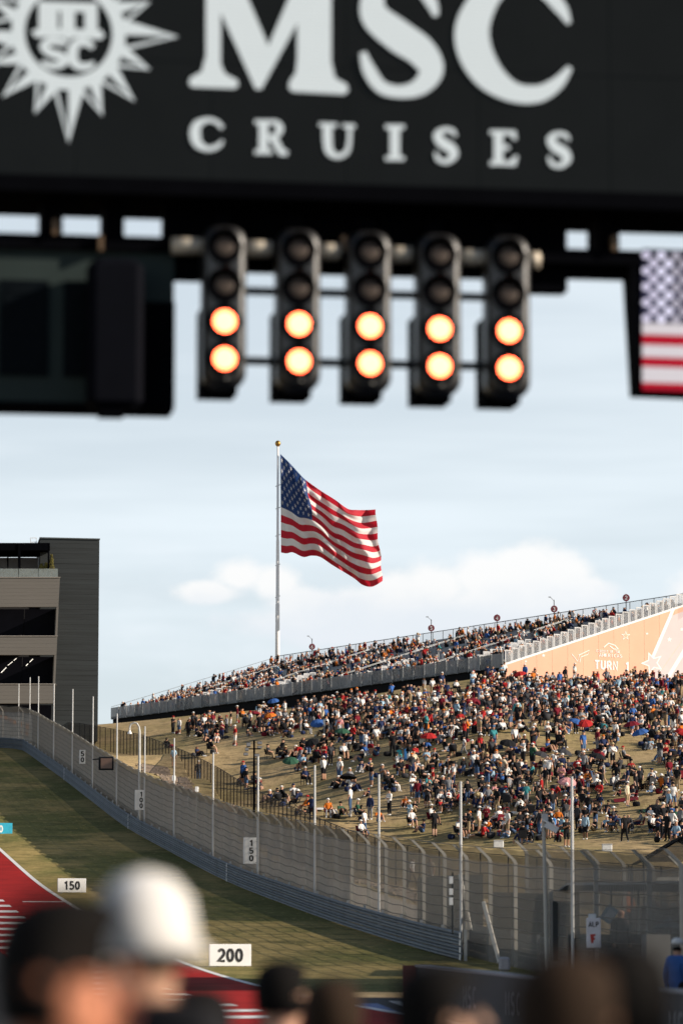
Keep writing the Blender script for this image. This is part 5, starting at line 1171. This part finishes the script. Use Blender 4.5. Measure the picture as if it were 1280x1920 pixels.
# umbrellas where the photograph shows them
UM = [(510, 1366, 'orange', 'open orange umbrella tilted over the crowd below the stand'), (516, 1336, 'blue', 'small open blue umbrella in the upper crowd near the stand wall'), (476, 1362, 'maroon', 'open maroon umbrella beside the orange one in the upper crowd'), (598, 1380, 'blue', 'open blue umbrella low among seated spectators in the thick crowd'),
      (803, 1412, 'red', 'open red umbrella over a group on the middle slope'), (779, 1358, 'maroon', 'open maroon umbrella in the thick of the upper middle crowd'), (978, 1288, 'red', 'open red umbrella in the dense crowd by the peach wall'), (1095, 1386, 'red', 'open red umbrella tilted beside a blue one on the middle slope'), (1070, 1384, 'blue', 'open blue umbrella tipped next to a red one on the middle slope'),
      (1208, 1404, 'blue', 'bright blue umbrella on the slope, open beside a maroon one'), (1188, 1390, 'maroon', 'open maroon umbrella right beside the bright blue one'), (1270, 1402, 'red', 'open red umbrella at the far right of the middle slope crowd'), (947, 1424, 'black', 'black umbrella standing open on bare grass of the middle slope'),
      (1005, 1448, 'charcoal', 'charcoal umbrella open over a seated group on the slope'), (1048, 1444, 'charcoal', 'charcoal umbrella next to a group with blue bags'), (1112, 1452, 'black', 'black umbrella with people sheltering under it on the slope'), (1243, 1556, 'black', 'wide black umbrella low on the slope near the fence'), (1226, 1552, 'black', 'black umbrella half hidden by another black one low on the slope'),
      (592, 1418, 'black', 'black umbrella over a group on the left slope'), (545, 1456, 'green', 'dark green umbrella beside standing spectators near the crowd fence'), (652, 1488, 'black', 'black umbrella next to a lone standing spectator on bare grass'), (700, 1345, 'charcoal', 'charcoal umbrella in the upper crowd under the stand corner'), (880, 1340, 'maroon', 'maroon umbrella in the upper crowd left of the peach wall'),
      (1060, 1500, 'pink', 'pink umbrella in the lower crowd'), (1160, 1330, 'black', 'black umbrella among spectators in front of the peach wall'), (640, 1400, 'green', 'green umbrella among seated spectators on the left slope')]
for u, v, c, lab in UM:
    p = drop(u, v)
    if p is None: continue
    umbrella(c, p + Vector((0, 0, .02)), (pr.uniform(-.1, .5), pr.uniform(-.45, .2)), pr.uniform(0, 1), lab)
# coolers, bags and blankets on the grass
tealp = mat('teal_plastic', (.02, .36, .38), .35, 0, .15, 4); bluep = mat('blue_plastic', (.03, .2, .52), .35, 0, .15, 4)
for i, (u, v, m, lab) in enumerate(((1036, 1560, bluep, 'blue plastic camp bag upright in the lower crowd'), (1052, 1562, tealp, 'teal plastic camp bag beside a blue one in the lower crowd'), (748, 1428, tealp, 'teal camp bag standing on the left middle slope'), (762, 1426, bluep, 'blue camp bag beside the teal one on the left slope'), (1078, 1322, tealp, 'teal camp bag in the dense upper crowd'), (1086, 1322, bluep, 'blue camp bag beside a teal one in the dense upper crowd'), (1250, 1362, bluep, 'tall blue camp bag near the far right of the upper slope'), (1274, 1560, tealp, 'teal camp bag at the far right low on the slope'))):
    p = drop(u, v)
    if p is None: continue
    b = MB(); b.cbox(p + Vector((0, 0, .45)), (.42, .32, .9), .08); t = b.build('camp_bag', m, None, origin=p); tag(t, lab, 'bag', 'upright camp bags on the hillside')
    b = MB(); b.tube([p + Vector((-.15, 0, .88)), p + Vector((-.1, 0, 1.0)), p + Vector((.1, 0, 1.0)), p + Vector((.15, 0, .88))], .02, 5); b.build('handle', black_m, t, origin=p)
bl = random.Random(21); bc = {}
for c in ('white', 'navy', 'charcoal', 'maroon', 'pale blue', 'cream', 'grey', 'green'):
    u, v = 0, 0
    while not inside(u, v, HILLP): u, v = bl.uniform(450, 1270), bl.uniform(1395, 1575)
    p = drop(u, v)
    b = MB(); w, h = bl.uniform(.7, 1.0), bl.uniform(.5, .8); V = []
    n = 5
    for jj in range(n + 1):
        for ii in range(n + 1):
            x = p.x + (ii / n - .5) * 2 * w; y = p.y + (jj / n - .5) * 2 * h; V.append((x, y, Hs(x, y) + .07 + bl.random() * .03))
    b.add(V, [(jj * (n + 1) + ii, jj * (n + 1) + ii + 1, (jj + 1) * (n + 1) + ii + 1, (jj + 1) * (n + 1) + ii) for jj in range(n) for ii in range(n)])
    tag(b.build('blanket', cloth_mats[c], None, origin=p), '%s picnic blanket spread on the dry grass of the slope' % c, 'blanket', '%s blankets on the hillside' % c)
cool = mat('cooler_white', (.7, .7, .69), .5)
for i, (u, v, lab) in enumerate(((1137, 1606 - 8, 'white cooler box on the grass at the foot of the hill'), (1206, 1316, 'white cooler box in front of the peach wall'), (934, 1590, 'white cooler by the crowd at the foot of the hill'))):
    p = drop(u, v)
    if p is None: continue
    t = tag(empty('cooler_box', p), lab, 'cooler'); b = MB(); b.cbox(p + Vector((0, 0, .2)), (.6, .38, .4), .03); b.build('body', cool, t, origin=p); b = MB(); b.cbox(p + Vector((0, 0, .43)), (.63, .41, .06), .02); b.build('lid', mat('cooler_lid', (.5, .5, .5), .5), t, origin=p)
# ------------------------------------------------------------------ pit wall, shelter and service area at the right
def pw(y): return 12.25 - .134 * y
pit = tag(empty('pit_wall', (pw(80), 80, float(g(80)))), 'low black pit wall with faint MSC lettering and pale coping', 'wall'); o = pit.location.copy()
navyk = mat('wall_black', (.010, .010, .014), .7, 0, .2, 1); dim = mat('dim_letter', (.10, .10, .11), .6)
ys = [80, 76, 72, 68, 64, 60, 56, 52, 48, 44, 40, 36, 32]
wd = Vector((-.134, 1, 0)).normalized(); wN = Vector((-1, -.134, 0)).normalized()
for a, c in zip(ys[:-1], ys[1:]):
    p0, p1 = Vector((pw(a), a, float(g(a)))), Vector((pw(c) , c, float(g(c)))); p1 = p0.lerp(p1, .996)
    b = MB(); b.hexa([p + n + Vector((0, 0, z)) for z in (0, 1.0) for n in (Vector((0, 0, 0)), Vector((.3, .04, 0))) for p in (p0, p1)]); b.build('wall_block', navyk, pit, origin=o)
    b = MB(); b.hexa([p + n + Vector((0, 0, z)) for z in (1.004, 1.05) for n in (Vector((-.02, 0, 0)), Vector((.32, .04, 0))) for p in (p0, p1)]); b.build('coping', mat('coping_grey', (.20, .20, .22), .6), pit, origin=o)
b = MB(); b.box((pw(80) - .02, 80.12, float(g(80)) + .5), (.5, .2, 1.06)); b.build('end_cap', mat('end_cap_red', (.16, .05, .035), .7), pit, origin=o)
for k, y0 in enumerate((78.6, 74, 69.5, 65, 60.5, 56, 51.5, 47, 43)):
    letters('MSC', Vector((pw(y0), y0, float(g(y0)) + .32)) + wN * .006, -wd, (0, 0, 1), wN, .42, dim, pit, adv=.8, w=.16, wx=1.6, local=o)
# open-sided pit shelter
sh = tag(empty('pit_shelter', at(1150, 1800, 110)), 'dark open-sided pit shelter with flat roof behind the pit wall', 'shelter'); o = Vector((sh.location.x, sh.location.y, Hs(sh.location.x, sh.location.y))); sh.location = o
def ybox(u0, v0, u1, v1, Y0, Y1, m, name, parent, oo):
    p, q = at(u0, v1, Y0), at(u1, v0, Y0); b = MB(); b.hexa([(x, y, z) for z in (p.z, q.z) for y in (Y0, Y1) for x in (p.x, q.x)]); return b.build(name, m, parent, origin=oo)
tealk = mat('shelter_teal', (.008, .012, .015), .6, 0, .2, 2); tealp_ = mat('shelter_post_blue', (.022, .04, .055), .55)
b = MB(); b.hexa([at(u, v, y) for (u, v, y) in ((1046, 1670, 109), (1400, 1674, 109), (1046, 1668, 113.5), (1400, 1672, 113.5), (1062, 1660, 109), (1400, 1655, 109), (1062, 1655, 113.5), (1400, 1650, 113.5))]); b.build('roof', tealk, sh, origin=o)
gz_ = Hs(8, 111)
for u, w in ((1078, 14), (1145, 3), (1196, 4), (1300, 8)):
    p = at(u, 1668, 110); b = MB(); b.box((p.x, 110, (gz_ + p.z) / 2), (w * 110 / 7200, .12, p.z - gz_)); b.build('post', postm if u == 1196 else tealp_, sh, origin=o)
ybox(1065, 1752, 1200, 1820, 108, 108.3, mat('shelter_panel', (.012, .02, .026), .7, 0, .2, 1), 'front_panel', sh, o)
ybox(1036, 1690, 1068, 1800, 110.5, 112, darkgrey_m, 'cabinet', sh, o)
# concrete block, parasol, stand, sign board
cb = tag(ybox(1212, 1752, 1256, 1850, 94, 95.5, greycon_m, 'concrete_block', None, at(1232, 1850, 94)), 'grey concrete block beside the pit shelter', 'block'); 
ap = at(1252, 1717, 103); ga_ = Hs(ap.x, 103); t = tag(empty('parasol', (ap.x, 103, ga_)), 'small grey peaked parasol over the concrete block', 'parasol'); oo = t.location.copy()
b = MB(); b.loft([[ap + Vector((r * math.cos(R(45 * k + 22)), r * math.sin(R(45 * k + 22)), z)) for k in range(8)] for r, z in ((.01, 0), (.1, -.1), (.25, -.2), (.42, -.31), (.42, -.36))], True, False); b.build('canopy', mat('grey_canvas', (.20, .205, .19), .85), t, origin=oo)
b = MB(); b.tube([ap - Vector((0, 0, .05)), (ap.x, 103, ga_)], .025, 6); b.build('pole', galv_m, t, origin=oo)
def figure(u, vtop, Y, a, rz, lab, k='standing', sc=None, seat=0):
    p = at(u, vtop, Y); gz0 = (float(g(Y)) if p.x < bx(Y) and Y < 330 else Hs(p.x, Y)) + .05; s = (p.z - gz0) / 1.76 if sc is None else sc
    ob = person(k, a, Vector((p.x, Y, gz0)), rz, s, '', None); ob['label'] = lab; ob.pop('group', None) if 'group' in ob else None
    return ob
A = lambda **k: {**dict(shirt='black', pant='black', shorts=False, long=True, hat='none', skin=0, hair=0, shoe=1, pack=False), **k}
figure(1268, 1763, 66, A(shirt='blue', hat='white'), 2.4, 'person in blue shirt and white cap behind the pit wall')
pf = figure(1162, 1698, 107.5, A(shirt='charcoal'), .6, 'person in dark jacket standing in the pit shelter')
figure(1176, 1631, 150, A(shirt='orange', hat='white', long=False), .3, 'person in orange top and white cap behind the second fence', sc=1.0)
figure(772, 1592, 214, A(shirt='white', pant='khaki', long=False), 1.0, 'person in white shirt walking on the service road behind the mesh', k='walking', sc=1.0)
figure(806, 1590, 216, A(shirt='cream', pant='white', long=False), -.5, 'person in cream top standing on the service road behind the mesh', sc=1.0)
figure(372, 1436, 322, A(shirt='charcoal', pant='denim', hat='white'), 0, 'person in charcoal top and white cap waiting outside the crowd fence', sc=1.0)
figure(326, 1412, 330, A(shirt='pale blue', pant='khaki', shorts=True, long=False), 0, 'person in pale blue top waiting outside the crowd fence', sc=1.0)
c = at(1141, 1714, 107.1); b = MB(); b.box(c, (.34, .03, .46), Matrix.Rotation(R(35), 3, 'Y')); t = tag(b.build('clipboard_sheet', mat('pale_sheet', (.22, .32, .38), .5), None, origin=c), 'pale blue sheet held up in the pit shelter', 'sheet')
b = MB(); b.box(c + Vector((.02, -.02, -.02)), (.22, .012, .3), Matrix.Rotation(R(35), 3, 'Y')); b.build('print', mat('sheet_white', (.5, .54, .55), .5), t, origin=c)
c = at(1112, 1749, 97); s = 97 / 7200; t = tag(empty('pit_board', c), 'white pit board reading ALP over a red F', 'sign board'); oo = c.copy()
b = MB(); b.cbox(c, (27 * s, .05, 56 * s), .02); b.build('panel', mat('board_white', (.62, .62, .66), .5), t, origin=oo)
letters('ALP', c + Vector((-9.5 * s, -.03, 11 * s)), (1, 0, 0), (0, 0, 1), (0, -1, 0), 9.5 * s, sign_k, t, adv=.7, w=.2, local=oo); letters('F', c + Vector((-5 * s, -.03, -19 * s)), (1, 0, 0), (0, 0, 1), (0, -1, 0), 16 * s, mat('letter_red', (.42, .03, .02), .6), t, w=.24, local=oo)
b = MB(); b.tube([c - Vector((0, -.04, .2)), Vector((c.x, c.y + .04, Hs(c.x, c.y)))], .02, 6); b.build('handle', darkgrey_m, t, origin=oo)
b = MB(); b.cbox(c + Vector((-.03, 0, .40)), (.2, .045, .16), .02); b.build('top_tab', mat('tab_white', (.6, .64, .68), .5), t, origin=oo)
# ambulance nose behind the shelter
am = tag(empty('ambulance', at(1290, 1760, 129)), 'dark ambulance with light bar parked behind the shelter', 'ambulance'); gz0 = Hs(10.5, 130) + .05; am.location.z = gz0; o = am.location.copy(); bdm = mat('van_dark', (.055, .05, .046), .45, 0, .1, 2); x0 = at(1206, 1700, 130).x; x1 = x0 + 2.1; zr = at(1240, 1699, 130).z
b = MB(); b.hexa([(x, y, z) for z in (gz0 + .45, zr) for y in (130.9, 135.5) for x in (x0, x1)]); b.build('box_body', bdm, am, origin=o)
b = MB(); b.hexa([(x0 + .05, 129.3, gz0 + .45), (x1 - .05, 129.3, gz0 + .45), (x0 + .05, 130.89, gz0 + .45), (x1 - .05, 130.89, gz0 + .45), (x0 + .12, 129.5, gz0 + 1.15), (x1 - .12, 129.5, gz0 + 1.15), (x0 + .05, 130.89, zr - .45), (x1 - .05, 130.89, zr - .45)]); b.build('cab', bdm, am, origin=o)
b = MB(); b.poly([(x0 + .2, 129.58, gz0 + 1.2), (x1 - .2, 129.58, gz0 + 1.2), (x1 - .2, 130.7, zr - .5), (x0 + .2, 130.7, zr - .5)]); b.build('windscreen', win_m, am, origin=o)
for k in range(7):
    b = MB(); b.cbox((x0 + .2 + k * .28, 130.7, zr - .03 + .1), (.2, .14, .1), .02); b.build('warning_lamp', (mat('lamp_clear', (.75, .72, .66), .3), mat('lamp_red', (.4, .02, .02), .3))[1 if k in (1, 4) else 0], am, origin=o)
letters('AMBULANCE', Vector((x0 + .12, 130.86, zr - .36)), (1, 0, 0), (0, 0, 1), (0, -1, 0), .2, mat('letter_pale', (.62, .58, .5), .6), am, adv=.7, w=.17, wx=1.5, local=o)
for sx in (x0 + .18, x1 - .18):
    for yy in (129.9, 134.4):
        b = MB(); b.lathe((sx - .12, yy, gz0 + .36), [(.2, 0), (.36, .02), (.36, .22), (.2, .24)], 16, (1, 0, 0)); w = b.build('wheel', black_m, am, origin=o)
for sx in (x0 + .3, x1 - .3):
    b = MB(); b.cbox((sx, 129.32, gz0 + .8), (.26, .06, .16), .02); b.build('headlight', mat('lamp_clear', (.75, .72, .66), .3), am, origin=o)
# black pitched awning beyond
aw = tag(empty('awning', at(1270, 1690, 143)), 'black pitched awning tent beyond the second fence', 'tent'); o = aw.location.copy()
p = [at(1206, 1616, 142), at(1290, 1566, 142), at(1380, 1616, 142)]
b = MB(); b.slab([p[0], p[1], p[1] + Vector((0, 6, 0)), p[0] + Vector((0, 6, 0))], (0, 0, .06)); b.build('roof_slope', blackmat_m, aw, origin=o)
b = MB(); b.slab([p[1], p[2], p[2] + Vector((0, 6, 0)), p[1] + Vector((0, 6, 0))], (0, 0, .06)); b.build('roof_slope', blackmat_m, aw, origin=o)
b = MB(); b.poly([p[0] + Vector((0, .1, 0)), p[2] + Vector((0, .1, 0)), p[1] + Vector((0, .1, 0))]); b.build('gable', net('awning_mesh', (.03, .03, .03), .85), aw, origin=o)
for q in (p[0], p[2], p[0] + Vector((0, 6, 0)), p[2] + Vector((0, 6, 0))):
    b = MB(); b.tube([q, Vector((q.x, q.y, Hs(q.x, q.y)))], .05, 6); b.build('post', darkgrey_m, aw, origin=o)
# green shade cloth panel and pale beam behind the fence
b = MB(); b.slab([at(u, v, 134) for u, v in ((782, 1645), (870, 1640), (905, 1640), (905, 1770), (782, 1770))], (0, .08, 0)); tag(b.build('shade_cloth', mat('dark_shade_cloth', (.035, .04, .035), .9, 0, .25, .8), None, origin=at(840, 1770, 134)), 'dark shade cloth screen standing behind the fence near the barrier opening', 'screen')
b = MB(); b.slab([at(u, v, 131) for u, v in ((915, 1672), (1030, 1676), (1030, 1780), (915, 1775))], (0, .08, 0)); tag(b.build('shade_cloth', mat('dark_shade_cloth', (.035, .04, .035), .9, 0, .25, .8), None, origin=at(975, 1778, 131)), 'dark shade cloth screen behind the second fence row next to the shelter', 'screen')
b = MB(); b.box((at(1275, 1648, 112).x, 112, at(1275, 1648, 112).z), (1.4, .12, .1)); tag(b.build('pale_beam', mat('beam_pale', (.5, .47, .4), .6), None, origin=at(1275, 1648, 112)), 'pale horizontal beam above the shelter roof', 'beam')
b = MB(); c = at(945, 1815, 98); b.cbox(c + Vector((0, 0, .1)), (.28, .28, .36), .05); tag(b.build('bucket', mat('bucket_grey', (.3, .3, .32), .6), None, origin=c), 'grey bucket on the ground by the barrier opening', 'bucket')

# ------------------------------------------------------------------ pit building out of view, with two blocks added beside it to throw shade
def block(name, x0, x1, y0, y1, h, label, floors):
    t = tag(empty(name, ((x0 + x1) / 2, (y0 + y1) / 2, 0)), label, 'building'); o = t.location.copy(); w = mat('pit_wall_grey', (.35, .34, .33), .8, 0, .1, .5)
    b = MB(); b.box(((x0 + x1) / 2, (y0 + y1) / 2, h / 2), (x1 - x0, y1 - y0, h)); b.build('wall', w, t, origin=o)
    b = MB(); b.box(((x0 + x1) / 2, (y0 + y1) / 2, h + .15), (x1 - x0 + .8, y1 - y0 + .8, .3)); b.build('roof', darkgrey_m, t, origin=o)
    fh = h / floors
    for f in range(floors):
        n = max(1, int((y1 - y0) // 6))
        for k in range(n):
            yc = y0 + (k + .5) * (y1 - y0) / n; b = MB(); b.box((x0 - .02, yc, f * fh + fh * .5), (.12, (y1 - y0) / n * .8, fh * .6)); b.build('garage_door' if f == 0 else 'window', win_m, t, origin=o)
block('pit_building', 26, 46, -70, 86.7, 12.6, 'long grey pit building with dark garage doors along the pit lane', 3)
block('service_shade_block', 26, 36, 102.6, 145, 10.4, 'low grey block added out of view to shade the service area', 2)  # added unseen block, keeps the ground behind the debris fence in shade
block('verge_shade_block', 26, 34, 91.7, 101.7, 14.6, 'square grey block added out of view to shade the verge', 3)  # added unseen block, sized for the shade band across the verge

# ------------------------------------------------------------------ people standing on the grid close to the camera
FJ = dict(BASE)
FE = []
for S, s in (('L', 1), ('R', -1)):
    w = Vector(BASE['wr' + S]); h = Vector(BASE['ha' + S])
    for k, (dx, dy, L) in enumerate(((0, -.035, .075), (0, -.012, .085), (0, .012, .08), (0, .034, .062))):
        b0 = h + Vector((0, dy, -.01)); FJ['fi%sa%d' % (S, k)] = tuple(b0 + Vector((0, 0, -.035))); FJ['fi%sb%d' % (S, k)] = tuple(b0 + Vector((-s * .012, -.004, -.035 - L * .55))); FJ['fi%sc%d' % (S, k)] = tuple(b0 + Vector((-s * .035, -.008, -.03 - L)))
        FE += [('ha' + S, 'fi%sa%d' % (S, k)), ('fi%sa%d' % (S, k), 'fi%sb%d' % (S, k)), ('fi%sb%d' % (S, k), 'fi%sc%d' % (S, k))]
    FJ['fi%st' % S] = tuple(w + Vector((-s * .02, -.05, -.05))); FJ['fi%su' % S] = tuple(w + Vector((-s * .03, -.075, -.10))); FE += [('wr' + S, 'fi%st' % S), ('fi%st' % S, 'fi%su' % S)]
FT = grow(FJ, 2, 1.0, FE)
def grid_person(u, vtop, Y, shirt, pant, skin, hair, rz, lab, hat=None, hairlen=0.0, deep=1.12):
    p = at(u, vtop, Y); V, F, reg, h2, hd, bk = FT; s = p.z / (1.79 if hat else 1.775)
    me = bpy.data.meshes.new('person'); me.from_pydata(V.tolist(), [], F)
    for m in (skin_mats[skin], cloth_mats[shirt], cloth_mats[pant], cloth_mats[pant], shoe_mats[1], hair_mats[hair], cloth_mats[shirt]): me.materials.append(m)
    me.polygons.foreach_set('material_index', reg.tolist()); me.polygons.foreach_set('use_smooth', [True] * len(F))
    ob = bpy.data.objects.new('person', me); col.objects.link(ob); ob.location = (p.x, Y, .05); ob.rotation_euler = (0, 0, rz); ob.scale = (s, s, s); tag(ob, lab, 'person', None)
    # hair, ears, eyes, nose as children in head space
    hx = Vector(h2)
    b = MB(); rings = []
    for (r, z) in ((.103, -.10), (.108, -.05), (.108, -.02), (.09, .02)) if hat else ((.105, -.10 - hairlen), (.116, -.04), (.118, .03), (.10, .085), (.055, .118), (.008, .126)):
        rings.append([tuple(hx + Vector((r * math.cos(a), max(r * 1.08 * math.sin(a), -.03 if z < .035 else -1), z))) for a in [2 * math.pi * j / 16 for j in range(16)]])
    b.loft(rings, True, True); b.build('hair', hair_mats[hair], ob, smooth=True)
    for sx in (-1, 1):
        b = MB(); b.lathe(hx + Vector((sx * .103, .0, -.02)), [(.004, -.012), (.024, -.008), (.03, .004), (.012, .012)], 8, (sx, 0, 0)); b.build('ear', skin_mats[skin], ob, smooth=True)
        b = MB(); b.lathe(hx + Vector((sx * .036, -.094, -.005)), [(.002, -.006), (.013, 0), (.002, .006)], 8, (0, -1, 0)); b.build('eye', mat('eye_dark', (.03, .02, .015), .2), ob)
    b = MB(); b.add([hx + Vector(q) for q in ((0, -.098, .01), (-.017, -.1, -.042), (.017, -.1, -.042), (0, -.135, -.04))], [(0, 1, 3), (0, 3, 2), (1, 2, 3), (0, 2, 1)]); b.build('nose', skin_mats[skin], ob)
    b = MB(); b.box(hx + Vector((0, -.096, -.07)), (.05, .012, .012)); b.build('mouth', mat('lips', (.3, .1, .08), .6), ob)
    if hat:
        c = bpy.data.objects.new('cap', capm['cap']); col.objects.link(c); c.parent = ob; M = Matrix.Diagonal((1.06, 1.06, deep, 1)); M.translation = hx + Vector((0, 0, .125 - .115 * deep)); c.matrix_local = M; setmat(c, 0, cloth_mats[hat])
grid_person(266, 1666, 9.3, 'black', 'black', 0, 0, 2.75, 'tall person in white cap and grey top seen from behind on the grid', 'white', 0, 1.6)
grid_person(110, 1738, 6.0, 'black', 'black', 4, 0, 1.2, 'person with black hair and top, sunlit face turned aside')
grid_person(524, 1829, 15, 'lilac', 'navy', 0, 0, 2.2, 'person in pale lilac top with short dark hair on the grid')
grid_person(622, 1868, 13, 'black', 'black', 1, 1, 2.9, 'person with brown hair and black top on the grid')
grid_person(812, 1852, 9.2, 'black', 'black', 0, 0, 1.7, 'person with long black hair, face turned to the side', None, .12)
grid_person(1055, 1842, 7.8, 'black', 'navy', 1, 1, 2.6, 'person with brown hair and black top by the pit wall side', None, .1)
grid_person(1165, 1818, 8.9, 'black', 'black', 1, 0, 3.0, 'person with black hair seen from behind at the pit wall side', None, .05)
grid_person(372, 1888, 11.5, 'charcoal', 'black', 0, 0, 3.1, 'short person with black hair and charcoal top on the grid')
